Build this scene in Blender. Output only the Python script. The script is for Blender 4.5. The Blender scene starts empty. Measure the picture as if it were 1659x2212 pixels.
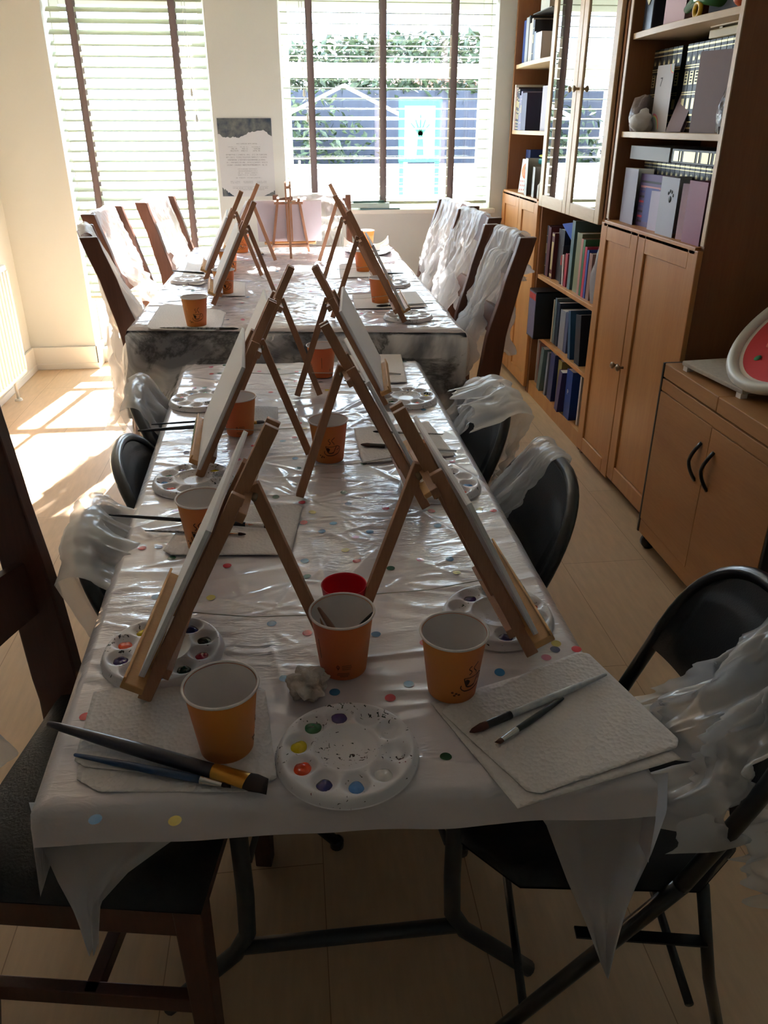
import bpy, bmesh, math, random
from math import sin, cos, pi, radians, sqrt, atan2, hypot
from mathutils import Vector, Matrix, noise

random.seed(7)
S = bpy.context.scene
C = S.collection

# ------------------------------------------------------------------ camera
F_PX, CAM_H = 1700.0, 1.5
_p, _w = radians(26.3), radians(6.3)
CF = Vector((sin(_w)*cos(_p), cos(_w)*cos(_p), -sin(_p)))
CR = Vector((cos(_w), -sin(_w), 0))
CU = CR.cross(CF)
CO = Vector((0, 0, CAM_H))
cam_data = bpy.data.cameras.new('camera')
cam_data.sensor_fit = 'VERTICAL'
cam_data.sensor_height = 24.0
cam_data.sensor_width = 18.0
cam_data.lens = F_PX/2212*24.0
cam_data.clip_start = 0.02
cam_data.clip_end = 200
cam = bpy.data.objects.new('camera', cam_data)
C.objects.link(cam)
cam.matrix_world = Matrix.Translation(CO) @ Matrix((CR, CU, -CF)).transposed().to_4x4()
S.camera = cam

# ------------------------------------------------------------------ light
EXPOSURE = 0.9
SKY = 8.0
SUN = 55.0
world = bpy.data.worlds.new('world')
S.world = world
world.use_nodes = True
wn = world.node_tree
for n in list(wn.nodes): wn.nodes.remove(n)
wo = wn.nodes.new('ShaderNodeOutputWorld')
bg = wn.nodes.new('ShaderNodeBackground')
bg.inputs['Color'].default_value = (0.62, 0.79, 1.0, 1)
bg.inputs['Strength'].default_value = SKY
wn.links.new(bg.outputs[0], wo.inputs[0])

sun_d = bpy.data.lights.new('sun', 'SUN')
sun_d.energy = SUN
sun_d.angle = radians(1.2)
sun_d.color = (1.0, 0.97, 0.93)
sun = bpy.data.objects.new('sun', sun_d)
C.objects.link(sun)
_el = radians(39.5)
_dir = Vector((-0.17, -1.0, 0)).normalized()*cos(_el) + Vector((0, 0, -sin(_el)))
sun.rotation_euler = _dir.to_track_quat('-Z', 'Y').to_euler()
sun.location = (1, 12, 9)

def portal(name, cx, cz, sx, sz, y):
    d = bpy.data.lights.new(name, 'AREA')
    d.shape = 'RECTANGLE'; d.size = sx; d.size_y = sz
    d.cycles.is_portal = True
    o = bpy.data.objects.new(name, d)
    o.location = (cx, y, cz)
    o.rotation_euler = (radians(-90), 0, 0)
    C.objects.link(o)
portal('window_portal_a', -0.91, 1.18, 0.86, 2.2, 5.74)
portal('window_portal_b', 0.645, 1.65, 1.3, 1.3, 5.74)

vs = S.view_settings
vs.view_transform = 'Standard'
vs.look = 'None'
vs.exposure = EXPOSURE
vs.gamma = 1
vs.use_curve_mapping = False

# ------------------------------------------------------------------ helpers
def ray(px, py):
    return CF*F_PX + CR*(px-829.5) - CU*(py-1106)
def atz(px, py, z):
    d = ray(px, py); return CO + d*((z-CAM_H)/d.z)
def aty(px, py, y):
    d = ray(px, py); return CO + d*(y/d.y)
def atx(px, py, x):
    d = ray(px, py); return CO + d*(x/d.x)

def lin(c):
    return tuple(((v/12.92) if v <= 0.04045 else ((v+0.055)/1.055)**2.4) for v in c)
def hexc(r, g, b):
    return lin((r/255, g/255, b/255))

def new_mat(name):
    m = bpy.data.materials.new(name); m.use_nodes = True
    nt = m.node_tree
    return m, nt, nt.nodes, nt.links, nt.nodes['Principled BSDF']

def mat(name, col, rough=0.5, metal=0.0, spec=0.5, coat=0.0, var=0.0, vscale=20.0, bump=0.0, bscale=60.0,
        trans=0.0, stretch=None, col2=None, detail=4):
    m, nt, N, L, P = new_mat(name)
    P.inputs['Base Color'].default_value = (*col, 1)
    P.inputs['Roughness'].default_value = rough
    P.inputs['Metallic'].default_value = metal
    P.inputs['Specular IOR Level'].default_value = spec
    P.inputs['Coat Weight'].default_value = coat
    P.inputs['Coat Roughness'].default_value = 0.08
    if var or bump or col2:
        tc = N.new('ShaderNodeTexCoord'); mp = N.new('ShaderNodeMapping')
        L.new(tc.outputs['Object'], mp.inputs[0])
        if stretch: mp.inputs['Scale'].default_value = stretch
    if var or col2:
        nz = N.new('ShaderNodeTexNoise'); nz.inputs['Scale'].default_value = vscale
        nz.inputs['Detail'].default_value = detail
        L.new(mp.outputs[0], nz.inputs['Vector'])
        mx = N.new('ShaderNodeMix'); mx.data_type = 'RGBA'
        c2 = col2 if col2 else tuple(v*(1-var) for v in col)
        cr = N.new('ShaderNodeMapRange'); cr.inputs[1].default_value = 0.32; cr.inputs[2].default_value = 0.68
        L.new(nz.outputs['Fac'], cr.inputs[0]); L.new(cr.outputs[0], mx.inputs[0])
        mx.inputs[6].default_value = (*col, 1); mx.inputs[7].default_value = (*c2, 1)
        L.new(mx.outputs[2], P.inputs['Base Color'])
    if bump:
        nb = N.new('ShaderNodeTexNoise'); nb.inputs['Scale'].default_value = bscale; nb.inputs['Detail'].default_value = 5
        L.new(mp.outputs[0], nb.inputs['Vector'])
        bp = N.new('ShaderNodeBump'); bp.inputs['Strength'].default_value = bump; bp.inputs['Distance'].default_value = 0.01
        L.new(nb.outputs['Fac'], bp.inputs['Height']); L.new(bp.outputs[0], P.inputs['Normal'])
    if trans:
        P.inputs['Transmission Weight'].default_value = trans
    return m

def wood(name, c1, c2, axis='Z', rough=0.45, scale=6.0, coat=0.0, fine=28):
    m, nt, N, L, P = new_mat(name)
    tc = N.new('ShaderNodeTexCoord'); mp = N.new('ShaderNodeMapping')
    sc = {'X': (0.12, 1, 1), 'Y': (1, 0.12, 1), 'Z': (1, 1, 0.08)}[axis]
    mp.inputs['Scale'].default_value = sc
    L.new(tc.outputs['Object'], mp.inputs[0])
    n1 = N.new('ShaderNodeTexNoise'); n1.inputs['Scale'].default_value = scale; n1.inputs['Detail'].default_value = 6; n1.inputs['Distortion'].default_value = 0.6
    n2 = N.new('ShaderNodeTexNoise'); n2.inputs['Scale'].default_value = scale*fine; n2.inputs['Detail'].default_value = 3
    L.new(mp.outputs[0], n1.inputs['Vector']); L.new(mp.outputs[0], n2.inputs['Vector'])
    ad = N.new('ShaderNodeMath'); ad.operation = 'MULTIPLY_ADD'; ad.inputs[1].default_value = 0.35
    L.new(n2.outputs['Fac'], ad.inputs[0]); L.new(n1.outputs['Fac'], ad.inputs[2])
    cr = N.new('ShaderNodeMapRange'); cr.inputs[1].default_value = 0.45; cr.inputs[2].default_value = 0.9
    L.new(ad.outputs[0], cr.inputs[0])
    mx = N.new('ShaderNodeMix'); mx.data_type = 'RGBA'
    mx.inputs[6].default_value = (*c1, 1); mx.inputs[7].default_value = (*c2, 1)
    L.new(cr.outputs[0], mx.inputs[0]); L.new(mx.outputs[2], P.inputs['Base Color'])
    P.inputs['Roughness'].default_value = rough
    P.inputs['Coat Weight'].default_value = coat
    P.inputs['Coat Roughness'].default_value = 0.2
    return m

class MB:
    """collects shapes; build() links them as one mesh object"""
    def __init__(s):
        s.v = []; s.f = []; s.mi = []; s.sm = []
    def add(s, vs, fs, mi=0, smooth=False):
        o = len(s.v)
        s.v += [tuple(v) for v in vs]
        for f in fs:
            s.f.append([i+o for i in f]); s.mi.append(mi); s.sm.append(smooth)
        return s
    def box(s, x0, x1, y0, y1, z0, z1, mi=0, M=None):
        vs = [Vector((x, y, z)) for z in (z0, z1) for y in (y0, y1) for x in (x0, x1)]
        if M is not None: vs = [M @ v for v in vs]
        return s.add(vs, [(0, 2, 3, 1), (4, 5, 7, 6), (0, 1, 5, 4), (2, 6, 7, 3), (0, 4, 6, 2), (1, 3, 7, 5)], mi)
    def bar(s, p0, p1, w, h, up=(0, 0, 1), mi=0, w1=None, h1=None):
        p0 = Vector(p0); p1 = Vector(p1); d = (p1-p0).normalized()
        u = Vector(up); a = d.cross(u)
        if a.length < 1e-4: a = d.cross(Vector((0, 1, 0)))
        a.normalize(); b = a.cross(d).normalized()
        w1 = w if w1 is None else w1; h1 = h if h1 is None else h1
        vs = []
        for p, ww, hh in ((p0, w, h), (p1, w1, h1)):
            for i, j in ((-1, -1), (1, -1), (1, 1), (-1, 1)):
                vs.append(p + a*(i*ww/2) + b*(j*hh/2))
        return s.add(vs, [(0, 1, 2, 3), (7, 6, 5, 4), (0, 4, 5, 1), (1, 5, 6, 2), (2, 6, 7, 3), (3, 7, 4, 0)], mi)
    def tube(s, pts, r, seg=10, mi=0, closed=False, caps=True, sx=1.0, up=None):
        pts = [Vector(p) for p in pts]; n = len(pts)
        rs = r if isinstance(r, (list, tuple)) else [r]*n
        vs = []; prev = None
        for i, p in enumerate(pts):
            if closed: d = pts[(i+1) % n]-pts[i-1]
            else: d = pts[min(i+1, n-1)]-pts[max(i-1, 0)]
            if d.length < 1e-9: d = Vector((0, 0, 1))
            d.normalize()
            if prev is None:
                a = Vector(up) if up else (Vector((0, 0, 1)) if abs(d.z) < 0.9 else Vector((1, 0, 0)))
            else: a = prev
            a = (a - d*a.dot(d))
            if a.length < 1e-6: a = d.orthogonal()
            a.normalize(); prev = a
            b = d.cross(a)
            for k in range(seg):
                t = 2*pi*k/seg
                vs.append(p + a*(cos(t)*rs[i]) + b*(sin(t)*rs[i]*sx))
        fs = []
        m = n if closed else n-1
        for i in range(m):
            j = (i+1) % n
            for k in range(seg):
                l = (k+1) % seg
                fs.append((i*seg+k, i*seg+l, j*seg+l, j*seg+k))
        if caps and not closed:
            fs.append(tuple(range(seg-1, -1, -1))); fs.append(tuple((n-1)*seg+k for k in range(seg)))
        return s.add(vs, fs, mi, True)
    def lathe(s, prof, seg=32, mi=0, c=(0, 0, 0), M=None):
        vs = []
        for r, z in prof:
            for k in range(seg):
                t = 2*pi*k/seg
                v = Vector((c[0]+r*cos(t), c[1]+r*sin(t), c[2]+z))
                vs.append(M @ v if M is not None else v)
        fs = []
        for i in range(len(prof)-1):
            for k in range(seg):
                l = (k+1) % seg
                fs.append((i*seg+k, i*seg+l, (i+1)*seg+l, (i+1)*seg+k))
        return s.add(vs, fs, mi, True)
    def grid(s, nu, nv, fn, mi=0, smooth=True, mfn=None):
        o = len(s.v)
        for j in range(nv+1):
            for i in range(nu+1):
                s.v.append(tuple(fn(i/nu, j/nv)))
        for j in range(nv):
            for i in range(nu):
                a = o+j*(nu+1)+i
                s.f.append([a, a+1, a+nu+2, a+nu+1])
                s.mi.append(mfn((i+.5)/nu, (j+.5)/nv) if mfn else mi); s.sm.append(smooth)
        return s
    def prism(s, poly, z0, z1, mi=0, M=None):
        """poly: xy outline, extruded in z"""
        n = len(poly)
        vs = [Vector((x, y, z0)) for x, y in poly] + [Vector((x, y, z1)) for x, y in poly]
        if M is not None: vs = [M @ v for v in vs]
        fs = [tuple(range(n-1, -1, -1)), tuple(range(n, 2*n))] + [(i, (i+1) % n, n+(i+1) % n, n+i) for i in range(n)]
        return s.add(vs, fs, mi)
    def blob(s, c, rx, ry, rz, seg=14, rings=8, mi=0, nz=0.0, seed=0):
        vs = []
        for i in range(rings+1):
            ph = pi*i/rings
            for k in range(seg):
                t = 2*pi*k/seg
                d = Vector((sin(ph)*cos(t), sin(ph)*sin(t), cos(ph)))
                q = 1 + nz*noise.noise(d*1.7+Vector((seed*3.1, seed, 0)))
                vs.append((c[0]+d.x*rx*q, c[1]+d.y*ry*q, c[2]+d.z*rz*q))
        fs = []
        for i in range(rings):
            for k in range(seg):
                l = (k+1) % seg
                fs.append((i*seg+k, (i+1)*seg+k, (i+1)*seg+l, i*seg+l))
        return s.add(vs, fs, mi, True)
    def build(s, name, mats, parent=None, loc=None, bevel=0.0, seg=2, solid=0.0):
        me = bpy.data.meshes.new(name)
        me.from_pydata(s.v, [], s.f)
        if not isinstance(mats, (list, tuple)): mats = [mats]
        for m in mats: me.materials.append(m)
        me.polygons.foreach_set('material_index', s.mi)
        me.polygons.foreach_set('use_smooth', s.sm)
        me.update(); me.validate()
        bm = bmesh.new(); bm.from_mesh(me)
        if not solid: bmesh.ops.recalc_face_normals(bm, faces=bm.faces)
        bm.to_mesh(me); bm.free()
        o = bpy.data.objects.new(name, me)
        C.objects.link(o)
        if parent is not None: o.parent = parent
        if loc is not None: o.location = loc
        if solid:
            md = o.modifiers.new('thickness', 'SOLIDIFY'); md.thickness = solid; md.offset = 0
        if bevel:
            md = o.modifiers.new('bevel', 'BEVEL'); md.width = bevel; md.segments = seg; md.limit_method = 'ANGLE'; md.angle_limit = radians(40)
        return o

def tag(o, label, cat, group=None, kind=None):
    o['label'] = label; o['category'] = cat
    if group: o['group'] = group
    if kind: o['kind'] = kind
    return o
def thing(name, label, cat, loc=(0, 0, 0), rz=0.0, group=None):
    o = bpy.data.objects.new(name, None); o.empty_display_size = 0.05
    C.objects.link(o); o.location = loc; o.rotation_euler = (0, 0, rz)
    return tag(o, label, cat, group)
def struct(o):
    o['kind'] = 'structure'; return o
def dup(root, loc=None, rz=None, label=None, group=None):
    r = root.copy(); C.objects.link(r)
    if loc is not None: r.location = loc
    if rz is not None: r.rotation_euler = (0, 0, rz)
    if label: r['label'] = label
    if group: r['group'] = group
    for ch in list(root.children):
        c = ch.copy(); C.objects.link(c); c.parent = r
        for g in list(ch.children):
            d = g.copy(); C.objects.link(d); d.parent = c
    return r
def text_mesh(name, body, size, m, parent=None, M=None, align='CENTER', offset=0.0, extrude=0.0002):
    cu = bpy.data.curves.new(name, 'FONT'); cu.body = body; cu.size = size
    cu.align_x = align; cu.align_y = 'CENTER'; cu.extrude = extrude; cu.offset = offset
    tmp = bpy.data.objects.new(name+'_tmp', cu); C.objects.link(tmp)
    bpy.context.view_layer.update()
    dg = bpy.context.evaluated_depsgraph_get()
    me = bpy.data.meshes.new_from_object(tmp.evaluated_get(dg))
    bpy.data.objects.remove(tmp); bpy.data.curves.remove(cu)
    me.materials.clear(); me.materials.append(m)
    if M is not None: me.transform(M)
    o = bpy.data.objects.new(name, me); C.objects.link(o)
    if parent is not None: o.parent = parent
    return o
def nz3(x, y, z=0.0): return noise.noise(Vector((x, y, z)))
def ridge(x, y, z=0.0): return 1-abs(2*nz3(x, y, z))
# ------------------------------------------------------------------ materials
M_wall = mat('painted_wall', hexc(218, 219, 212), 0.75, bump=0.05, bscale=90)
M_ceil = mat('ceiling_paint', hexc(235, 232, 226), 0.8)
M_white = mat('white_gloss_paint', hexc(232, 229, 220), 0.35)
M_upvc = mat('window_frame_plastic', hexc(235, 236, 234), 0.3)
M_slat = mat('blind_slat_cream', hexc(184, 190, 166), 0.45)
M_tape = mat('blind_tape_grey_brown', hexc(128, 114, 114), 0.9, bump=0.3, bscale=500)
M_cord = mat('cord_white', hexc(215, 213, 205), 0.7)
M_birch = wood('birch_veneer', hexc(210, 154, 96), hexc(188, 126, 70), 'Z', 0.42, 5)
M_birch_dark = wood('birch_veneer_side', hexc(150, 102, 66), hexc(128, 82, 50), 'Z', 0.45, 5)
M_shelf = wood('shelf_edge_wood', hexc(214, 186, 150), hexc(196, 164, 124), 'Y', 0.45, 5)
M_trolley = wood('trolley_beech', hexc(178, 130, 82), hexc(158, 108, 64), 'Y', 0.5, 5)
M_black_metal = mat('black_painted_metal', hexc(20, 20, 22), 0.28, coat=0.3)
M_black_panel = mat('black_vinyl_panel', hexc(17, 17, 20), 0.36, spec=.35, bump=0.08, bscale=300)
M_grey_metal = mat('grey_table_steel', hexc(70, 72, 76), 0.4, metal=0.3)
M_dark_edge = mat('dark_edge_strip', hexc(44, 38, 36), 0.5)
M_knob = mat('brushed_nickel', hexc(150, 135, 115), 0.3, metal=0.9)
M_chair_dark = wood('dark_chair_wood', hexc(80, 62, 54), hexc(56, 42, 36), 'Z', 0.4, 6)
M_chair_near = wood('reddish_dark_chair_wood', hexc(96, 58, 44), hexc(66, 38, 30), 'Z', 0.4, 6)
M_chair_lit = wood('lit_brown_chair_wood', hexc(120, 80, 62), hexc(92, 58, 44), 'Z', 0.4, 6)  # lighter copy of the dark chair wood, with the light put into its colour
M_seat = mat('black_leather', hexc(20, 19, 20), 0.45, bump=0.2, bscale=200)
M_easel = wood('easel_beech', hexc(196, 150, 116), hexc(166, 118, 86), 'Z', 0.5, 14)
M_easel_far = wood('easel_pale_beech', hexc(205, 165, 130), hexc(178, 134, 100), 'Z', 0.5, 14)
M_tray = wood('easel_tray_pine', hexc(226, 178, 118), hexc(206, 152, 92), 'Y', 0.5, 14)
M_canvas = mat('white_canvas', hexc(248, 248, 252), 0.8, bump=0.12, bscale=900)
M_canvas_edge = mat('pale_canvas_back', hexc(222, 216, 222), 0.8)
M_paper = mat('paper_white', hexc(236, 234, 230), 0.8)
M_paper_grey = mat('paper_grey_lilac', hexc(170, 160, 168), 0.8)
M_ink = mat('ink_black', hexc(26, 24, 26), 0.6)
M_ink_grey = mat('ink_grey', hexc(84, 82, 84), 0.7)
M_brown_print = mat('brown_print', hexc(78, 40, 14), 0.6)
M_cup_white = mat('cup_white_paper', hexc(240, 232, 230), 0.55)
M_red_cup = mat('red_plastic', hexc(220, 20, 48), 0.35)
M_floor = None

def floor_mat():
    m, nt, N, L, P = new_mat('pale_vinyl_plank_floor')
    tc = N.new('ShaderNodeTexCoord'); mp = N.new('ShaderNodeMapping')
    mp.inputs['Rotation'].default_value = (0, 0, radians(90))
    L.new(tc.outputs['Object'], mp.inputs[0])
    br = N.new('ShaderNodeTexBrick')
    br.inputs['Scale'].default_value = 1.0
    br.inputs['Brick Width'].default_value = 1.25; br.inputs['Row Height'].default_value = 0.32
    br.inputs['Mortar Size'].default_value = 0.0011; br.inputs['Mortar Smooth'].default_value = 0.1
    br.inputs['Color1'].default_value = (*hexc(214, 184, 150), 1)
    br.inputs['Color2'].default_value = (*hexc(208, 176, 140), 1)
    br.inputs['Mortar'].default_value = (*hexc(160, 130, 100), 1)
    L.new(mp.outputs[0], br.inputs['Vector'])
    nz = N.new('ShaderNodeTexNoise'); nz.inputs['Scale'].default_value = 9; nz.inputs['Detail'].default_value = 8
    mp2 = N.new('ShaderNodeMapping'); mp2.inputs['Scale'].default_value = (6, 1, 1)
    L.new(tc.outputs['Object'], mp2.inputs[0]); L.new(mp2.outputs[0], nz.inputs['Vector'])
    mx = N.new('ShaderNodeMix'); mx.data_type = 'RGBA'; mx.blend_type = 'MULTIPLY'; mx.inputs[0].default_value = 0.35
    cr = N.new('ShaderNodeMapRange'); cr.inputs[1].default_value = .3; cr.inputs[2].default_value = .7; cr.inputs[3].default_value = .7; cr.inputs[4].default_value = 1.1
    L.new(nz.outputs['Fac'], cr.inputs[0])
    L.new(br.outputs['Color'], mx.inputs[6]); L.new(cr.outputs[0], mx.inputs[7])
    L.new(mx.outputs[2], P.inputs['Base Color'])
    P.inputs['Roughness'].default_value = 0.42
    return m
M_floor = floor_mat()

def plastic_sheet(name, base=None, alpha=0.5, rough=0.15, bump=0.6, scale=14.0, stretch=(1, 1, 1), white=0.9, gloss=0.10):
    """thin translucent film: part see-through, part white translucent, glossy with creases"""
    m = bpy.data.materials.new(name); m.use_nodes = True
    nt = m.node_tree; N = nt.nodes; L = nt.links
    for n in list(N): N.remove(n)
    out = N.new('ShaderNodeOutputMaterial')
    tc = N.new('ShaderNodeTexCoord'); mp = N.new('ShaderNodeMapping'); mp.inputs['Scale'].default_value = stretch
    L.new(tc.outputs['Object'], mp.inputs[0])
    nz = N.new('ShaderNodeTexNoise'); nz.noise_type = 'RIDGED_MULTIFRACTAL'
    nz.inputs['Scale'].default_value = scale; nz.inputs['Detail'].default_value = 3; nz.inputs['Distortion'].default_value = 0.7
    L.new(mp.outputs[0], nz.inputs['Vector'])
    bp = N.new('ShaderNodeBump'); bp.inputs['Strength'].default_value = bump; bp.inputs['Distance'].default_value = 0.004
    L.new(nz.outputs['Fac'], bp.inputs['Height'])
    col = (white, white, white*1.01, 1) if base is None else (*base, 1)
    di = N.new('ShaderNodeBsdfDiffuse'); di.inputs['Color'].default_value = col
    tl = N.new('ShaderNodeBsdfTranslucent'); tl.inputs['Color'].default_value = col
    tr = N.new('ShaderNodeBsdfTransparent')
    gl = N.new('ShaderNodeBsdfGlossy'); gl.inputs['Roughness'].default_value = rough
    for n in (di, tl, gl): L.new(bp.outputs[0], n.inputs['Normal'])
    m1 = N.new('ShaderNodeMixShader'); m1.inputs[0].default_value = 0.5
    L.new(di.outputs[0], m1.inputs[1]); L.new(tl.outputs[0], m1.inputs[2])
    m2 = N.new('ShaderNodeMixShader'); m2.inputs[0].default_value = 1-alpha
    L.new(m1.outputs[0], m2.inputs[1]); L.new(tr.outputs[0], m2.inputs[2])
    m3 = N.new('ShaderNodeMixShader'); m3.inputs[0].default_value = gloss; L.new(m2.outputs[0], m3.inputs[1]); L.new(gl.outputs[0], m3.inputs[2])
    L.new(m3.outputs[0], out.inputs[0])
    return m
M_apron = plastic_sheet('plastic_apron_film', alpha=0.6, rough=0.18, bump=1.0, scale=22, stretch=(1, 1, 0.5), white=.96)
M_apron_b = plastic_sheet('plastic_apron_film_thin', alpha=0.42, rough=0.18, bump=1.0, scale=22, stretch=(1, 1, 0.3))
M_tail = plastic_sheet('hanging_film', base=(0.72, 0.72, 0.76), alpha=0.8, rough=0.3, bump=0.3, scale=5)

def cloth_film(name, base, rough=0.16, s1=(3.2, 11, 3), bump=0.55, scale=1.0, coat=1.0):
    """white tablecloth under clear creased plastic"""
    m, nt, N, L, P = new_mat(name)
    tc = N.new('ShaderNodeTexCoord'); mp = N.new('ShaderNodeMapping'); mp.inputs['Scale'].default_value = s1
    L.new(tc.outputs['Object'], mp.inputs[0])
    a = N.new('ShaderNodeTexNoise'); a.noise_type = 'RIDGED_MULTIFRACTAL'
    a.inputs['Scale'].default_value = scale; a.inputs['Detail'].default_value = 4; a.inputs['Distortion'].default_value = 1.1
    L.new(mp.outputs[0], a.inputs['Vector'])
    b = N.new('ShaderNodeTexNoise'); b.inputs['Scale'].default_value = 5*scale; b.inputs['Detail'].default_value = 2; b.inputs['Distortion'].default_value = 1.5
    L.new(mp.outputs[0], b.inputs['Vector'])
    # creases come in patches, other areas lie smooth
    pz = N.new('ShaderNodeTexNoise'); pz.inputs['Scale'].default_value = 3.0; pz.inputs['Detail'].default_value = 1
    L.new(tc.outputs['Object'], pz.inputs['Vector'])
    pr = N.new('ShaderNodeMapRange'); pr.inputs[1].default_value = 0.42; pr.inputs[2].default_value = 0.62; pr.inputs[3].default_value = 0.12
    L.new(pz.outputs['Fac'], pr.inputs[0])
    ad = N.new('ShaderNodeMath'); ad.operation = 'MULTIPLY_ADD'; ad.inputs[1].default_value = 0.4
    L.new(b.outputs['Fac'], ad.inputs[0]); L.new(a.outputs['Fac'], ad.inputs[2])
    mu = N.new('ShaderNodeMath'); mu.operation = 'MULTIPLY'
    L.new(ad.outputs[0], mu.inputs[0]); L.new(pr.outputs[0], mu.inputs[1])
    bp = N.new('ShaderNodeBump'); bp.inputs['Strength'].default_value = bump; bp.inputs['Distance'].default_value = 0.012
    L.new(mu.outputs[0], bp.inputs['Height'])
    L.new(bp.outputs[0], P.inputs['Normal']); L.new(bp.outputs[0], P.inputs['Coat Normal'])
    P.inputs['Base Color'].default_value = (*base, 1)
    P.inputs['Roughness'].default_value = 0.38
    P.inputs['Coat Weight'].default_value = coat
    P.inputs['Coat Roughness'].default_value = rough
    P.inputs['Coat IOR'].default_value = 1.5
    return m
M_cloth = cloth_film('white_cloth_clear_film', hexc(226, 220, 226), 0.06, scale=1.6, bump=.35)
M_cloth_far = cloth_film('far_cloth_clear_film', hexc(216, 208, 214), 0.06, s1=(4, 9, 3), bump=.5, scale=1.8)
DOTC = {'r': hexc(214, 40, 62), 'g': hexc(34, 96, 66), 'b': hexc(70, 136, 190), 'n': hexc(44, 52, 110), 'y': hexc(214, 196, 80), 'p': hexc(216, 110, 150)}
M_dot = {k: mat('confetti_'+n, DOTC[k], 0.3, coat=0.6) for k, n in (('r', 'red'), ('g', 'green'), ('b', 'blue'), ('n', 'navy'), ('y', 'yellow'), ('p', 'pink'))}

def marble_mat():
    m, nt, N, L, P = new_mat('grey_marble_print')
    tc = N.new('ShaderNodeTexCoord'); mp = N.new('ShaderNodeMapping'); mp.inputs['Rotation'].default_value = (0.4, 0.5, 0.9)
    mp.inputs['Scale'].default_value = (1.0, 2.2, 1.0)
    L.new(tc.outputs['Object'], mp.inputs[0])
    a = N.new('ShaderNodeTexNoise'); a.inputs['Scale'].default_value = 3.2; a.inputs['Detail'].default_value = 9; a.inputs['Distortion'].default_value = 1.6
    b = N.new('ShaderNodeTexNoise'); b.inputs['Scale'].default_value = 2.6; b.inputs['Detail'].default_value = 7; b.inputs['Roughness'].default_value = .62; b.inputs['Distortion'].default_value = .7
    L.new(mp.outputs[0], a.inputs['Vector']); L.new(mp.outputs[0], b.inputs['Vector'])
    r = N.new('ShaderNodeValToRGB'); r.color_ramp.elements[0].position = 0.36; r.color_ramp.elements[0].color = (*hexc(150, 152, 162), 1)
    r.color_ramp.elements[1].position = 0.6; r.color_ramp.elements[1].color = (*hexc(246, 246, 248), 1)
    L.new(a.outputs['Fac'], r.inputs[0])
    v = N.new('ShaderNodeMapRange'); v.inputs[1].default_value = 0.045; v.inputs[2].default_value = 0.0; v.inputs[4].default_value = .8
    sb = N.new('ShaderNodeMath'); sb.operation = 'SUBTRACT'; sb.inputs[1].default_value = .5; L.new(b.outputs['Fac'], sb.inputs[0])
    ab = N.new('ShaderNodeMath'); ab.operation = 'ABSOLUTE'; L.new(sb.outputs[0], ab.inputs[0])
    L.new(ab.outputs[0], v.inputs[0])
    mx = N.new('ShaderNodeMix'); mx.data_type = 'RGBA'; mx.inputs[7].default_value = (*hexc(58, 58, 64), 1)
    L.new(v.outputs[0], mx.inputs[0]); L.new(r.outputs[0], mx.inputs[6])
    g = N.new('ShaderNodeTexNoise'); g.inputs['Scale'].default_value = 7; g.inputs['Detail'].default_value = 5
    L.new(tc.outputs['Object'], g.inputs['Vector'])
    gm = N.new('ShaderNodeMapRange'); gm.inputs[1].default_value = 0.735; gm.inputs[2].default_value = 0.76
    L.new(g.outputs['Fac'], gm.inputs[0])
    m2 = N.new('ShaderNodeMix'); m2.data_type = 'RGBA'; m2.inputs[7].default_value = (*hexc(190, 140, 70), 1)
    L.new(gm.outputs[0], m2.inputs[0]); L.new(mx.outputs[2], m2.inputs[6])
    L.new(m2.outputs[2], P.inputs['Base Color'])
    P.inputs['Roughness'].default_value = 0.3
    return m
M_marble = marble_mat()

def towel_mat():
    m, nt, N, L, P = new_mat('embossed_paper_towel')
    tc = N.new('ShaderNodeTexCoord')
    a = N.new('ShaderNodeTexVoronoi'); a.inputs['Scale'].default_value = 150
    b = N.new('ShaderNodeTexNoise'); b.inputs['Scale'].default_value = 40; b.inputs['Detail'].default_value = 6
    L.new(tc.outputs['Object'], a.inputs['Vector']); L.new(tc.outputs['Object'], b.inputs['Vector'])
    ad = N.new('ShaderNodeMath'); ad.operation = 'ADD'
    L.new(a.outputs['Distance'], ad.inputs[0]); L.new(b.outputs['Fac'], ad.inputs[1])
    bp = N.new('ShaderNodeBump'); bp.inputs['Strength'].default_value = 0.45; bp.inputs['Distance'].default_value = 0.003
    L.new(ad.outputs[0], bp.inputs['Height']); L.new(bp.outputs[0], P.inputs['Normal'])
    P.inputs['Base Color'].default_value = (*hexc(228, 223, 222), 1)
    P.inputs['Roughness'].default_value = 0.9
    return m
M_towel = towel_mat()

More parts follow.
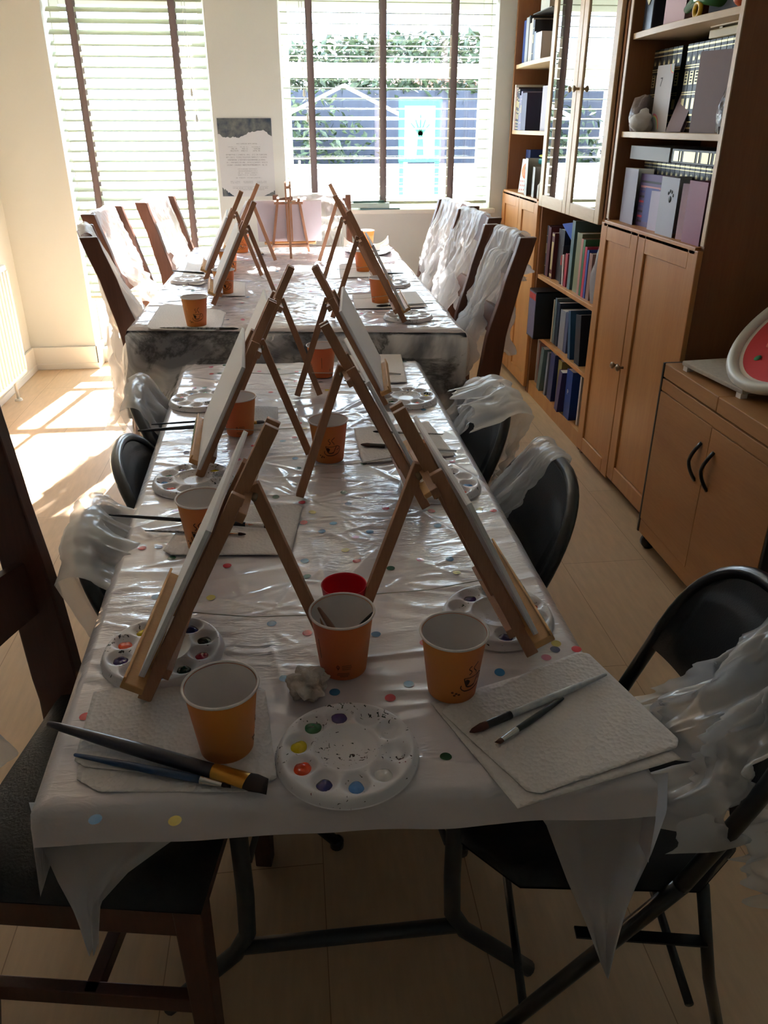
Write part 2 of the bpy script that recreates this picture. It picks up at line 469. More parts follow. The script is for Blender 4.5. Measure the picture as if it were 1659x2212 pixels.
def palette_mat():
    m, nt, N, L, P = new_mat('white_palette_plastic')
    tc = N.new('ShaderNodeTexCoord')
    oi = N.new('ShaderNodeObjectInfo')
    av = N.new('ShaderNodeVectorMath'); av.operation = 'ADD'
    cx = N.new('ShaderNodeCombineXYZ')
    mm = N.new('ShaderNodeMath'); mm.operation = 'MULTIPLY'; mm.inputs[1].default_value = 7.0
    L.new(oi.outputs['Random'], mm.inputs[0]); L.new(mm.outputs[0], cx.inputs[0])
    L.new(tc.outputs['Object'], av.inputs[0]); L.new(cx.outputs[0], av.inputs[1])
    a = N.new('ShaderNodeTexNoise'); a.inputs['Scale'].default_value = 150; a.inputs['Detail'].default_value = 2; a.inputs['Distortion'].default_value = 0.8
    L.new(av.outputs[0], a.inputs['Vector'])
    b = N.new('ShaderNodeTexNoise'); b.inputs['Scale'].default_value = 16; b.inputs['Detail'].default_value = 2
    L.new(av.outputs[0], b.inputs['Vector'])
    ad = N.new('ShaderNodeMath'); ad.operation = 'MULTIPLY_ADD'; ad.inputs[1].default_value = 0.55
    L.new(b.outputs['Fac'], ad.inputs[0]); L.new(a.outputs['Fac'], ad.inputs[2])
    mr = N.new('ShaderNodeMapRange'); mr.inputs[1].default_value = 0.95; mr.inputs[2].default_value = 0.97
    L.new(ad.outputs[0], mr.inputs[0])
    c = N.new('ShaderNodeTexNoise'); c.inputs['Scale'].default_value = 24
    L.new(av.outputs[0], c.inputs['Vector'])
    r = N.new('ShaderNodeValToRGB')
    e = r.color_ramp.elements
    e[0].position = 0.35; e[0].color = (*hexc(30, 60, 44), 1)
    e[1].position = 0.65; e[1].color = (*hexc(120, 40, 60), 1)
    x = e.new(0.48); x.color = (*hexc(36, 30, 52), 1)
    x = e.new(0.56); x.color = (*hexc(30, 28, 32), 1)
    L.new(c.outputs['Fac'], r.inputs[0])
    mx = N.new('ShaderNodeMix'); mx.data_type = 'RGBA'; mx.inputs[6].default_value = (*hexc(232, 230, 236), 1)
    L.new(mr.outputs[0], mx.inputs[0]); L.new(r.outputs[0], mx.inputs[7])
    L.new(mx.outputs[2], P.inputs['Base Color'])
    P.inputs['Roughness'].default_value = 0.28
    return m
M_palette = palette_mat()
PAINTC = {'violet': (66, 44, 112), 'green': (14, 110, 62), 'yellow': (226, 204, 24), 'orange': (240, 74, 30), 'navy': (30, 40, 110), 'sky': (76, 140, 214),
          'white': (226, 224, 224), 'crimson': (150, 30, 60), 'dark_green': (20, 54, 44), 'red': (206, 50, 44)}
M_paint = {k: mat('wet_paint_'+k, hexc(*v), 0.18, coat=0.5) for k, v in PAINTC.items()}

def cup_mat():
    m, nt, N, L, P = new_mat('orange_printed_paper')
    tc = N.new('ShaderNodeTexCoord')
    sx = N.new('ShaderNodeSeparateXYZ'); L.new(tc.outputs['Object'], sx.inputs[0])
    # the print runs from yellow-orange on one side to red-orange on the other
    mr = N.new('ShaderNodeMapRange'); mr.inputs[1].default_value = -0.045; mr.inputs[2].default_value = 0.045
    L.new(sx.outputs[0], mr.inputs[0])
    mx = N.new('ShaderNodeMix'); mx.data_type = 'RGBA'
    mx.inputs[6].default_value = (*hexc(248, 160, 66), 1); mx.inputs[7].default_value = (*hexc(244, 124, 70), 1)
    L.new(mr.outputs[0], mx.inputs[0]); L.new(mx.outputs[2], P.inputs['Base Color'])
    P.inputs['Roughness'].default_value = 0.45
    P.inputs['Subsurface Weight'].default_value = 0.0
    return m
M_cup = cup_mat()

def glass_pane(name, refl=0.06, tint=(1, 1, 1), rough=0.0):
    m = bpy.data.materials.new(name); m.use_nodes = True
    nt = m.node_tree; N = nt.nodes; L = nt.links
    for n in list(N): N.remove(n)
    out = N.new('ShaderNodeOutputMaterial')
    tr = N.new('ShaderNodeBsdfTransparent'); tr.inputs[0].default_value = (*tint, 1)
    gl = N.new('ShaderNodeBsdfGlossy'); gl.inputs['Roughness'].default_value = rough
    mx = N.new('ShaderNodeMixShader'); mx.inputs[0].default_value = refl
    L.new(tr.outputs[0], mx.inputs[1]); L.new(gl.outputs[0], mx.inputs[2]); L.new(mx.outputs[0], out.inputs[0])
    return m
M_glass = glass_pane('window_glass', 0.05)
M_door_glass = glass_pane('reflective_cabinet_glass', 0.72, (0.35, 0.33, 0.3))
# ------------------------------------------------------------------ room shell
WY = 5.45      # window wall face
XL, XR = -1.78, 1.80
YB = -2.6
ZC = 2.55
struct(MB().box(XL-.1, XR+.1, YB-.1, WY+.35, -0.1, 0.0).build('floor', M_floor))
struct(MB().box(XL-.1, XR+.1, YB-.1, WY+.35, ZC, ZC+.1).build('ceiling', M_ceil))
struct(MB().box(XL-.12, XL, YB-.1, WY+.3, 0, ZC).build('wall_left', M_wall))
struct(MB().box(XR, XR+.12, YB-.1, WY+.3, 0, ZC).build('wall_right', M_wall))
struct(MB().box(XL, XR, YB-.12, YB, 0, ZC).build('wall_back', M_wall))
W1 = (-1.36, -0.45, 0.0, 2.3)      # x0 x1 z0 z1, tall left window
W2 = (-0.025, 1.30, 0.975, 2.3)
wd = WY+.27
fw = MB()
fw.box(XL, W1[0], WY, wd, 0, ZC)
fw.box(W1[0], W1[1], WY, wd, W1[3], ZC)
fw.box(W1[1], W2[0], WY, wd, 0, ZC)
fw.box(W2[0], W2[1], WY, wd, 0, W2[2])
fw.box(W2[0], W2[1], WY, wd, W2[3], ZC)
fw.box(W2[1], XR, WY, wd, 0, ZC)
struct(fw.build('wall_front', M_wall))
# skirting
sk = MB().box(XL, W1[0]+.012, WY-.018, WY, 0, .15).box(W1[0], W1[0]+.014, WY-.018, wd, 0, .15).box(XL, W1[0]+.012, WY-.024, WY, 0, .04)
struct(sk.build('baseboard_front', M_white, bevel=.003))
struct(MB().box(XL, XL+.018, YB, WY, 0, .15).box(XL, XL+.026, YB, WY, 0, .04).build('baseboard_left', M_white, bevel=.003))
struct(MB().box(W1[1], 1.38, WY-.018, WY, 0, .15).build('baseboard_front_middle', M_white, bevel=.003))
struct(MB().box(XR-.018, XR, YB, 2.6, 0, .15).build('baseboard_right', M_white, bevel=.003))
# sill of the wide window
struct(MB().box(W2[0]-.03, W2[1]+.03, WY-.045, wd-.06, W2[2]-.005, W2[2]+.022).build('trim_1', M_white, bevel=.005))

def window(name, x0, x1, z0, z1, rails, mulls, gz=None):
    y0, y1 = wd-.075, wd-.01
    fr = MB()
    t = .055
    fr.box(x0, x0+t, y0, y1, z0, z1).box(x1-t, x1, y0, y1, z0, z1)
    fr.box(x0+t, x1-t, y0, y1, z0, z0+t).box(x0+t, x1-t, y0, y1, z1-t*3.2, z1)
    for z, h in rails: fr.box(x0+t, x1-t, y0, y1, z-h/2, z+h/2)
    for x, wdt in mulls: fr.box(x-wdt/2, x+wdt/2, y0+.002, y1-.002, z0+t, z1-t*3.2)
    f = struct(fr.build(name, M_upvc, bevel=.004))
    g = MB().box(x0+t-.005, x1-t+.005, y0+.028, y0+.034, z0+t-.005, z1-t*3).build('pane', M_glass, f)
    return f
w1 = window('window_1', W1[0], W1[1], W1[2]+.10, W1[3], [(0.42, .07), (1.23, .05)], [])
struct(MB().box(W1[0], W1[1], wd-.14, wd-.005, 0, .1).build('trim_2', M_white, bevel=.004))
w2 = window('window_2', W2[0], W2[1], W2[2]+.02, W2[3], [(1.80, .075)], [])
MB().box(.06, .075, wd-.1, wd-.075, 1.16, 1.28).box(.06, .10, wd-.115, wd-.1, 1.21, 1.225).build('window_handle', M_white, w2, bevel=.003)

# ------------------------------------------------------------------ venetian blinds
def blind(x0, x1, zb, zt, tilt, tapes, label, y=WY+.06, pitch=.0565, cordx=None):
    root = thing('venetian_blind', label, 'blind', ((x0+x1)/2, y, zt))
    w = (x1-x0)/2
    H = zt-zb
    sl = MB()
    n = int(H/pitch)
    ca, sa = cos(tilt), sin(tilt)
    for i in range(1, n+1):
        z = -i*pitch
        if -z > H-.02: break
        jit = (random.random()-.5)*.0012
        # slightly crowned slat; inner (room) edge low
        prof = [(-.025, 0), (-.012, .0016), (0, .0022), (.012, .0016), (.025, 0)]
        pts = []
        for a, b in prof: pts.append((a*ca - b*sa, a*sa + b*ca + z + jit))
        up = [(a, b+.0026) for a, b in pts]
        loop = pts + up[::-1]
        vs = [(-w, a, b) for a, b in loop] + [(w, a, b) for a, b in loop]
        m = len(loop)
        fs = [tuple(range(m-1, -1, -1)), tuple(range(m, 2*m))] + [(k, (k+1) % m, m+(k+1) % m, m+k) for k in range(m)]
        sl.add(vs, fs)
    sl.build('slats', M_slat, root)
    MB().box(-w, w, -.03, .03, -.02, .05).build('headrail', M_slat, root, bevel=.003)
    MB().box(-w, w, -.026, .026, -H-.012, -H+.006).build('bottom_rail', M_slat, root, bevel=.003)
    for t in tapes:
        tx = t-(x0+x1)/2
        def fn(u, v, sgn=-1):
            z = -v*H
            return (tx+(u-.5)*.040, sgn*(.0285+.0022*abs(sin(pi*z/pitch))), z)
        tb = MB()
        tb.grid(2, n*4, fn)
        tb.grid(2, n*4, lambda u, v: fn(u, v, 1))
        tb.build('ladder_tape', M_tape, root, solid=.0012)
    if cordx is not None:
        cx = cordx-(x0+x1)/2
        cd = MB()
        cd.tube([(cx, -.034, -.02), (cx+.006, -.036, -.3), (cx+.012, -.036, -.52)], .0016, 6)
        cd.tube([(cx+.018, -.034, -.02), (cx+.02, -.036, -.4), (cx+.028, -.036, -.66)], .0016, 6)
        cd.lathe([(.001, .02), (.006, .012), (.009, -.02), (.004, -.026)], 12, c=(cx+.012, -.036, -.53))
        cd.lathe([(.001, .02), (.006, .012), (.009, -.02), (.004, -.026)], 12, c=(cx+.028, -.036, -.67))
        cd.build('pull_cord', M_cord, root)
    return root
blind(W1[0]+.012, W1[1]-.012, 0.47, 2.2, radians(33), [-1.205, -0.635], 'cream wooden slat blind with two dark tapes over the tall narrow left window', cordx=-.575)
blind(W2[0]+.012, W2[1]-.012, 1.035, 2.2, radians(7), [0.157, 0.60, 1.04], 'cream wooden slat blind with three dark tapes over the wide right window', cordx=0.10)

# ------------------------------------------------------------------ radiator
r = thing('radiator', 'white panel radiator on the left wall near the tall window', 'radiator', (XL, 4.3, 0))
rb = MB().box(.055, .125, -.62, .62, .13, .77)
rb.build('panel', M_white, r, bevel=.01)
rf = MB()
for i in range(24):
    y = -.59+i*.0513
    rf.bar((.128, y, .16), (.128, y, .74), .026, .012, up=(1, 0, 0))
rf.build('fins', M_white, r, bevel=.004)
MB().tube([(.09, .47, .14), (.09, .47, 0.01)], .009, 10).lathe([(.001, .012), (.02, .012), (.024, 0)], 14, c=(.09, .47, 0)).build('pipe', M_white, r)

# ------------------------------------------------------------------ poster
po = thing('wall_poster', 'tall white poster with stormy blue top and tiny lettering between the two windows', 'poster', (-.262, WY-.002, 1.305))
M_slate = mat('poster_ink_wash', hexc(48, 62, 78), 0.4, col2=hexc(120, 122, 116), vscale=22)
PW, PH = .335, .45
MB().box(-PW/2, PW/2, -.0015, 0, -PH/2, PH/2).build('sheet', mat('poster_paper', hexc(206, 206, 206), 0.35), po)
top = []
n = 44
for i in range(n+1):
    u = i/n
    x = -PW/2+.003+u*(PW-.006)
    z = PH/2-.088-.022*sin(u*5+.4)+.012*noise.noise(Vector((u*14, 1.3, 0)))+.006*noise.noise(Vector((u*40, 2.3, 0)))-(.03*max(0, u-.82)/.18)
    top.append((x, z))
ink = MB()
vs = [(x, -.0022, z) for x, z in top]+[(x, -.0022, PH/2-.003) for x, z in top]
ink.add(vs, [(i, i+1, n+1+i+1, n+1+i) for i in range(n)])
# bottom corners
for sx in (-1, 1):
    pts = [(sx*(PW/2-.003), -PH/2+.003)]
    L_ = []
    for i in range(13):
        u = i/12
        wdt = .072 if sx < 0 else .05; hh = .052 if sx < 0 else .03
        L_.append((sx*(PW/2-.003-wdt*u-.02*(sx > 0)*u), -PH/2+.003+hh*(1-u)*(1+.5*noise.noise(Vector((u*9, sx, 0))))))
    allp = pts+L_
    ink.add([(x, -.0022, z) for x, z in allp], [(0, i, i+1) for i in range(1, len(allp)-1)])
ink.build('stormy_artwork', M_slate, po)
tx = MB()
def textline(mb, x0, x1, z, h, dens=1.0, seed=0, y=-.0023):
    rr = random.Random(seed); x = x0
    while x < x1:
        wdt = h*(.35+.5*rr.random())
        if rr.random() > .16:
            k = rr.random()
            mb.box(x, min(x+wdt, x1), y-.0002, y, z+h*.36, z+h*.5)
            if k > .3: mb.box(x+wdt-h*.13, x+wdt, y-.0002, y, z-h*.5, z+h*.45)
            if k > .62: mb.box(x, x+h*.12, y-.0002, y, z-h*.45, z+h*.2)
            if k < .3: mb.box(x, x+wdt, y-.0002, y, z-h*.5, z-h*.36)
        x += wdt+h*.22
z = .075
textline(tx, -.055, .07, .080, .006, seed=1)
for cxx in (-.085, -.01, .062):
    textline(tx, cxx-.026, cxx+.026, .062, .004, seed=int(cxx*1000))
tx.build('small_lettering', M_ink_grey, po)
tb = MB()
for cxx in (-.072, -.005, .066):
    textline(tb, cxx-.018, cxx+.018, .052, .0065, seed=int(cxx*999)+5)
    textline(tb, cxx-.024, cxx+.024, .040, .0065, seed=int(cxx*999)+9)
tb.build('bold_lettering', M_ink, po)
tg = MB()
for i in range(5): textline(tg, -.125, .125, .018-i*.0148, .0066, seed=20+i)
for i in range(4): textline(tg, -.06, .06, -.064-i*.0115, .0046, seed=30+i)
textline(tg, -.075, .085, -.115, .005, seed=40)
for cxx in (-.082, 0.0, .086):
    for i in range(2): textline(tg, cxx-.03, cxx+.03, -.136-i*.008, .0038, seed=int(50+cxx*100+i))
tg.box(-.1, .125, -.0026, -.0022, -.166, -.1652)
for i in range(2): textline(tg, -.1+.03*i, .125-.03*i, -.175-i*.009, .005, seed=70+i)
tg.build('lettering', M_ink_grey, po)

# ------------------------------------------------------------------ outside, seen through the windows
M_pave = mat('sunlit_paving', hexc(200, 196, 186), 0.8, var=.15, vscale=3)
M_fence = mat('weathered_fence', hexc(46, 52, 66), 0.8, var=.3, vscale=6, stretch=(8, 8, .4))
M_leaf = mat('hedge_leaves', hexc(22, 36, 22), 0.5, col2=hexc(60, 76, 44), vscale=30)
M_green = mat('green_board', hexc(0, 96, 66), 0.5)
M_gwhite = mat('garden_white', hexc(238, 240, 240), 0.6)
struct(MB().box(-9, 9, WY+.4, 16, -.16, -.08).build('ground_outside', M_pave))
fe = thing('garden_fence', 'dark board fence at the end of the garden behind the wide window', 'fence', (0, 9.6, -.08))
fb = MB()
for i in range(31):
    x = -.75+i*.17
    fb.box(x, x+.172, .004*(i % 2), .02+.004*(i % 2), 0, 1.9)
fb.build('boards', M_fence, fe)
MB().box(-.75, 4.5, .024, .06, .3, .38).box(-.75, 4.5, .024, .06, 1.5, 1.58).build('rails', M_fence, fe)
def leafmass(name, label, cx, cy, cz, rx, ry, rz, n, s, seed):
    rr = random.Random(seed); mb = MB()
    for i in range(n):
        a = rr.random()*2*pi; b = math.acos(2*rr.random()-1); q = .55+.45*rr.random()
        p = Vector((cx+rx*q*sin(b)*cos(a), cy+ry*q*sin(b)*sin(a), cz+rz*q*cos(b)))
        R = Matrix.Rotation(rr.random()*6, 3, Vector((rr.random()-.5, rr.random()-.5, rr.random()-.5)).normalized())
        q2 = [R @ Vector(v)*s*(.6+rr.random()*.8) for v in ((-1, 0, 0), (0, -.45, .1), (1, 0, 0), (0, .45, .1))]
        mb.add([p+v for v in q2], [(0, 1, 2, 3)])
    o = mb.build(name, M_leaf); tag(o, label, 'hedge', kind='stuff'); return o
leafmass('hedge', 'dark leafy hedge above the garden fence', 1.75, 9.9, 1.98, 2.4, .4, .42, 4200, .06, 3)
leafmass('climbing_shrub', 'loose shrub growing over the fence at the left of the wide window', .1, 9.3, .88, 1.0, .25, 1.0, 1600, .05, 4)
gw = MB().box(-2.6, 4.2, 8.75, 8.9, -.08, 1.12)
tag(gw.build('garden_wall', M_gwhite), 'low white rendered garden wall below the fence', 'wall')
# green play board with a white picture of a hand-like tree
gb = thing('play_board', 'green framed white board with a green tree picture standing in the garden', 'board', (1.22, 8.0, 1.44))
MB().box(-.2, .2, 0, .02, -.27, .27).build('frame', M_green, gb, bevel=.01)
MB().box(-.145, .135, -.01, 0, -.22, .2).build('picture_panel', M_gwhite, gb)
tr = MB().bar((-.0, -.014, -.21), (-.0, -.014, -.02), .07, .006, up=(0, 1, 0), w1=.045)
for dx, dz in ((-.09, .06), (-.05, .1), (0.0, .13), (.05, .1), (.085, .05)):
    tr.bar((0, -.014, -.04), (dx, -.014, dz), .026, .006, up=(0, 1, 0), w1=.01)
tr.build('tree_picture', M_green, gb)
for sx in (-.17, .17): MB().box(sx-.02, sx+.02, .02, .05, -1.5, .2).build('post', M_green, gb)
# pitched canopy frame
cn = thing('garden_canopy', 'pale pitched canopy frame beside the fence outside the wide window', 'canopy', (.55, 8.5, -.08))
cf = MB()
cf.bar((-.62, 0, 1.62), (0, 0, 1.9), .04, .03).bar((0, 0, 1.9), (.62, 0, 1.62), .04, .03).bar((-.62, 0, 1.62), (.62, 0, 1.62), .03, .03)
cf.build('roof_frame', M_gwhite, cn)
for sx in (-.6, .6): MB().box(sx-.02, sx+.02, -.02, .02, 0, 1.62).build('post', M_gwhite, cn)
# house roof beyond
hs = thing('neighbouring_house', 'grey roofed house beyond the hedge', 'house', (3.6, 14, -.08))
MB().box(-1.6, 1.6, 0, 3, 0, 2.4).build('walls', mat('brick_house', hexc(150, 96, 80), .8, var=.2), hs)
MB().add([(-1.8, -.2, 2.4), (1.8, -.2, 2.4), (1.8, 3.2, 2.4), (-1.8, 3.2, 2.4), (-1.8, 1.5, 3.6), (1.8, 1.5, 3.6)], [(0, 1, 5, 4), (2, 3, 4, 5), (0, 4, 3), (1, 2, 5)]).build('roof', mat('slate_roof', hexc(96, 100, 112), .7), hs)

# pamphlets and folded plastic on the sill
z = W2[2]+.022
def sheet_obj(name, label, cat, x, y, z, w, d, h, rz, m, group=None, curl=.0):
    mb = MB()
    nu, nv = 10, 10
    def top_(u, v):
        xx = (u-.5)*w; yy = (v-.5)*d
        zz = h+curl*((2*u-1)**2)*((2*v-1)**2)
        return (xx, yy, zz)
    mb.grid(nu, nv, top_); mb.grid(nu, nv, lambda u, v: (top_(u, v)[0], top_(u, v)[1], top_(u, v)[2]-h))
    # rim
    def rim(i):
        pass
    for k in range(nu):
        for v in (0, 1):
            a = top_(k/nu, v); b = top_((k+1)/nu, v)
            mb.add([a, b, (b[0], b[1], b[2]-h), (a[0], a[1], a[2]-h)], [(0, 1, 2, 3)])
            a = top_(v, k/nu); b = top_(v, (k+1)/nu)
            mb.add([a, b, (b[0], b[1], b[2]-h), (a[0], a[1], a[2]-h)], [(0, 1, 2, 3)])
    o = mb.build(name, m); o.location = (x, y, z); o.rotation_euler = (0, 0, rz)
    tag(o, label, cat, group); return o
M_teal = mat('teal_plastic_bag', hexc(86, 122, 128), .3)
sheet_obj('folded_magazine', 'dark teal folded magazine lying lowest on the right window sill', 'magazine', .57, WY+.005, z, .26, .09, .008, .06, M_teal)
sheet_obj('plastic_folder', 'pale green plastic folder on the pile on the right window sill', 'folder', .50, WY+.02, z+.009, .27, .11, .03, -.05, mat('pale_green_sleeve', hexc(168, 190, 184), .3))
sheet_obj('notepad', 'thin dark green pad topmost on the window sill pile', 'pad', .50, WY+.03, z+.04, .2, .08, .012, .03, mat('dark_green_pad', hexc(60, 92, 88), .5))
sheet_obj('blue_packet', 'small blue packet at the left end of the window sill pile', 'packet', .315, WY+.0, z, .07, .05, .018, .1, mat('blue_packet_film', hexc(40, 80, 170), .3))
# ------------------------------------------------------------------ bookcases
XF = 1.40; XBK = 1.80
def panel_door(parent, y0, y1, z0, z1, x=XF, knob=None, t=.02, glass=False, fr=.07):
    """framed door in the plane x, opening towards -x"""
    mb = MB()
    mb.box(x-t, x, y0, y0+fr, z0, z1).box(x-t, x, y1-fr, y1, z0, z1)
    mb.box(x-t, x, y0+fr, y1-fr, z0, z0+fr).box(x-t, x, y0+fr, y1-fr, z1-fr, z1)
    if not glass:
        mb.box(x-t+.009, x-.002, y0+fr, y1-fr, z0+fr, z1-fr)
    d = mb.build('door', M_birch if not glass else M_shelf, parent, bevel=.003)
    if glass:
        MB().box(x-t+.007, x-t+.011, y0+fr-.004, y1-fr+.004, z0+fr-.004, z1-fr+.004).build('glass_pane', M_door_glass, d)
    if knob:
        ky, kz = knob
        M = Matrix.Translation((x-t, ky, kz)) @ Matrix.Rotation(-pi/2, 4, 'Y')
        MB().lathe([(.006, 0), (.005, .012), (.009, .018), (.014, .022), (.015, .027), (.010, .032), (.0005, .034)], 18, M=M).build('knob', M_knob, d)
    return d
def bowed_shelf(parent, y0, y1, z, t=.022, depth=.36, bow=.018, front=XF+.01):
    n = 14; poly = []
    for i in range(n+1):
        u = i/n; poly.append((front-bow*sin(pi*u), y0+(y1-y0)*u))
    poly += [(XBK-.02, y1), (XBK-.02, y0)]
    return MB().prism(poly, z-t, z).build('shelf', M_shelf, parent, bevel=.002)
def case(name, label, y0, y1, H=2.42):
    root = thing(name, label, 'bookcase', (0, 0, 0))
    return root
T = .024
def sides(root, y0, y1, H, z0=0.0, x=XF, mat_=None):
    for a, b in ((y0, y0+T), (y1-T, y1)):
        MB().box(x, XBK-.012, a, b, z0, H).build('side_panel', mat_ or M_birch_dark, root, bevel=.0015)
# nearest bookcase
nb = case('bookcase', 'birch bookcase nearest the camera with open shelves above a two-door cupboard', 2.68, 3.60)
NY0, NY1 = 2.68, 3.60
sides(nb, NY0, NY1, 2.42)
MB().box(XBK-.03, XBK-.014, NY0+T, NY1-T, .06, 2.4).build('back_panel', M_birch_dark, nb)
MB().box(XF-.004, XF, NY0, NY0+T, 1.12, 2.42).build('edge_strip', M_shelf, nb)
MB().box(XF-.004, XF, NY1-T, NY1, 1.12, 2.42).build('edge_strip', M_shelf, nb)
MB().box(XF-.02, XBK-.03, NY0+T, NY1-T, 1.09, 1.115).build('cupboard_top', M_birch, nb, bevel=.002)
MB().box(XF+.02, XF+.04, NY0+T, NY1-T, 0, .06).build('plinth', M_birch_dark, nb)
for zz in (1.468, 1.825, 2.2): bowed_shelf(nb, NY0+T, NY1-T, zz)
panel_door(nb, NY0, 3.19, .045, 1.105, knob=(3.165, .56))
panel_door(nb, 3.195, NY1+.005, .03, 1.105, knob=(3.225, .555))
# middle bookcase with mirrored glass doors
mc = case('bookcase', 'middle bookcase with tall reflective glass doors above three open book shelves', 3.62, 4.60)
MY0, MY1 = 3.625, 4.605
sides(mc, MY0, MY1, 2.42)
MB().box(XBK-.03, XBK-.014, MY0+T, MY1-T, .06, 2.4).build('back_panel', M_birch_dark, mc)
MB().box(XF, XBK-.03, MY0+T, MY1-T, 1.09, 1.112).build('shelf', M_birch, mc)
MB().box(XF+.004, XF+.024, MY0+T, MY1-T, 0, .06).build('plinth', M_birch, mc)
for zz, mm in ((.08, M_birch), (.385, M_birch), (.715, M_birch)):
    MB().box(XF+.004, XBK-.03, MY0+T, MY1-T, zz-.022, zz).build('shelf', mm, mc, bevel=.002)
panel_door(mc, MY0+.03, 4.125, 1.085, 2.42, knob=(4.095, 1.645), glass=True, fr=.06)
panel_door(mc, 4.13, MY1+.0, 1.085, 2.42, knob=(4.16, 1.645), glass=True, fr=.06)
# far bookcase
fc = case('bookcase', 'far bookcase by the window wall with bowed open shelves above a two-door cupboard', 4.61, 5.42)
FY0, FY1 = 4.61, 5.425
sides(fc, FY0, FY1, 2.42)
MB().box(XBK-.03, XBK-.014, FY0+T, FY1-T, .06, 2.4).build('back_panel', M_birch_dark, fc)
MB().box(XF-.02, XBK-.03, FY0+T, FY1-T, 1.09, 1.115).build('cupboard_top', M_birch, fc, bevel=.002)
MB().box(XF+.02, XF+.04, FY0+T, FY1-T, 0, .06).build('plinth', M_birch_dark, fc)
for zz in (1.46, 1.818, 2.2): bowed_shelf(fc, FY0+T, FY1-T, zz)
panel_door(fc, FY0, 5.01, .03, 1.105)
panel_door(fc, 5.015, FY1, .03, 1.105)

# ------------------------------------------------------------------ books
_bm = {}
def colm(c, rough=.5, name=None):
    k = (c, rough)
    if k not in _bm: _bm[k] = mat(name or 'cover_%d_%d_%d' % c, hexc(*c), rough)
    return _bm[k]
M_gilt = mat('gilt_print', hexc(206, 190, 140), .35, metal=.5)
def book(y, z, t, h, d, col, label, x=XF+.03, lean=0.0, group=None, bands=None, spine=True, name='book', cat='book', tilt=0.0, lay=None):
    """upright book, spine at x facing -x; y is the side nearest the camera"""
    root = thing(name, label, cat, (x, y, z), tilt, group)
    root.rotation_euler = (lean, 0, tilt)
    mb = MB()
    c = .0025
    mb.box(0, d, 0, c, 0, h).box(0, d, t-c, t, 0, h).box(-.001, c, 0, t, 0, h)
    mb.build('cover', colm(col, .45), root, bevel=.0008)
    MB().box(c, d-.004, c, t-c, .003, h-.003).build('pages', M_paper, root)
    if bands:
        bb = MB()
        for zz, hh, ww in bands:
            bb.box(-.0022, -.0009, t*(1-ww)/2, t*(1+ww)/2, h*zz-h*hh/2, h*zz+h*hh/2)
        bb.build('spine_print', M_gilt, root)
    return root
# matching gilt set, upper shelf (behind the cards) and ledge shelf
GB = [(.965, .022, 1), (.915, .012, 1), (.76, .012, 1), (.735, .012, 1), (.62, .15, .72), (.46, .012, 1), (.435, .012, 1), (.33, .12, .55), (.2, .02, 1), (.12, .012, 1), (.05, .02, 1)]
first = book(0, 0, .0395, .262, .19, (34, 30, 30), 'black leather volume with gilt bands in the matching set', name='gilt_volume', bands=GB)
ink = MB()
for i in range(4):
    ink.box(-.0028, -.0021, .012, .028, .148+i*.009, .153+i*.009)
o = ink.build('spine_lettering', M_ink, first)
cr = MB().add([(-.0028, .0130, .212), (-.0028, .027, .212), (-.0028, .029, .226), (-.0028, .024, .218), (-.0028, .020, .229), (-.0028, .016, .218), (-.0028, .011, .226)], [(0, 1, 2, 3, 4, 5, 6)]).build('crown_emblem', M_gilt, first)
yy = NY0+T+.006; k = 0
for shelf_z, hh, cnt, grp, lab in ((1.468, 1.13, 20, 'gilt volumes behind the cards on the upper open shelf', 'black and gilt volume in the matching row behind the cards on the upper shelf'),
                                   (1.115, .93, 19, 'gilt volumes behind the cards on the cupboard top', 'black and gilt volume in the matching row behind the cards above the cupboard')):
    for i in range(cnt):
        if shelf_z > 1.2 and i == 13: continue
        loc = (1.505, yy+i*.0425, shelf_z)
        if k == 0:
            r = first; r.location = loc; r['label'] = lab; r['group'] = grp
        else: r = dup(first, loc, 0, lab, grp)
        r.scale = (1, 1, hh); k += 1
# white boxes lying on the upper volumes
bx = thing('document_box', 'flat cream wooden box lying open on top of the gilt volumes', 'box', (1.49, 2.72, 1.468+.2975))
MB().box(0, .2, 0, .36, 0, .026).build('tray', mat('cream_box', hexc(222, 206, 170), .5), bx, bevel=.003)
MB().box(0, .2, 0, .36, .033, .044).build('lid', mat('cream_lid', hexc(214, 196, 160), .5), bx, bevel=.003)
MB().box(.01, .02, .05, .07, .025, .035).box(.01, .02, .29, .31, .025, .035).build('hinge', M_knob, bx)
# large book lying under the shelf
bk = thing('large_book', 'grey bound book lying flat, spine outward, beneath the bowed shelf', 'book', (1.425, 3.16, 1.115+.262*.92+.004))
MB().box(0, .2, 0, .38, 0, .003).box(0, .2, 0, .38, .048, .051).box(-.002, .003, 0, .38, 0, .051).build('cover', colm((110, 104, 96)), bk, bevel=.001)
MB().box(.004, .196, .003, .372, .003, .048).build('pages', M_paper, bk)
bk.location = (1.435, 3.13, 1.365)
bk2 = thing('large_book', 'black book with gilt spine lying flat beside the grey bound book', 'book', (1.435, 2.715, 1.365))
MB().box(0, .24, 0, .40, 0, .05).build('cover', colm((36, 32, 32)), bk2, bevel=.002)
gl = MB()
for a, w_ in ((.02, .008), (.04, .03), (.09, .008), (.11, .05), (.18, .01), (.21, .09), (.32, .008), (.34, .04)): gl.box(-.0015, 0, a, a+w_, .008, .042)
gl.build('spine_print', M_gilt, bk2)

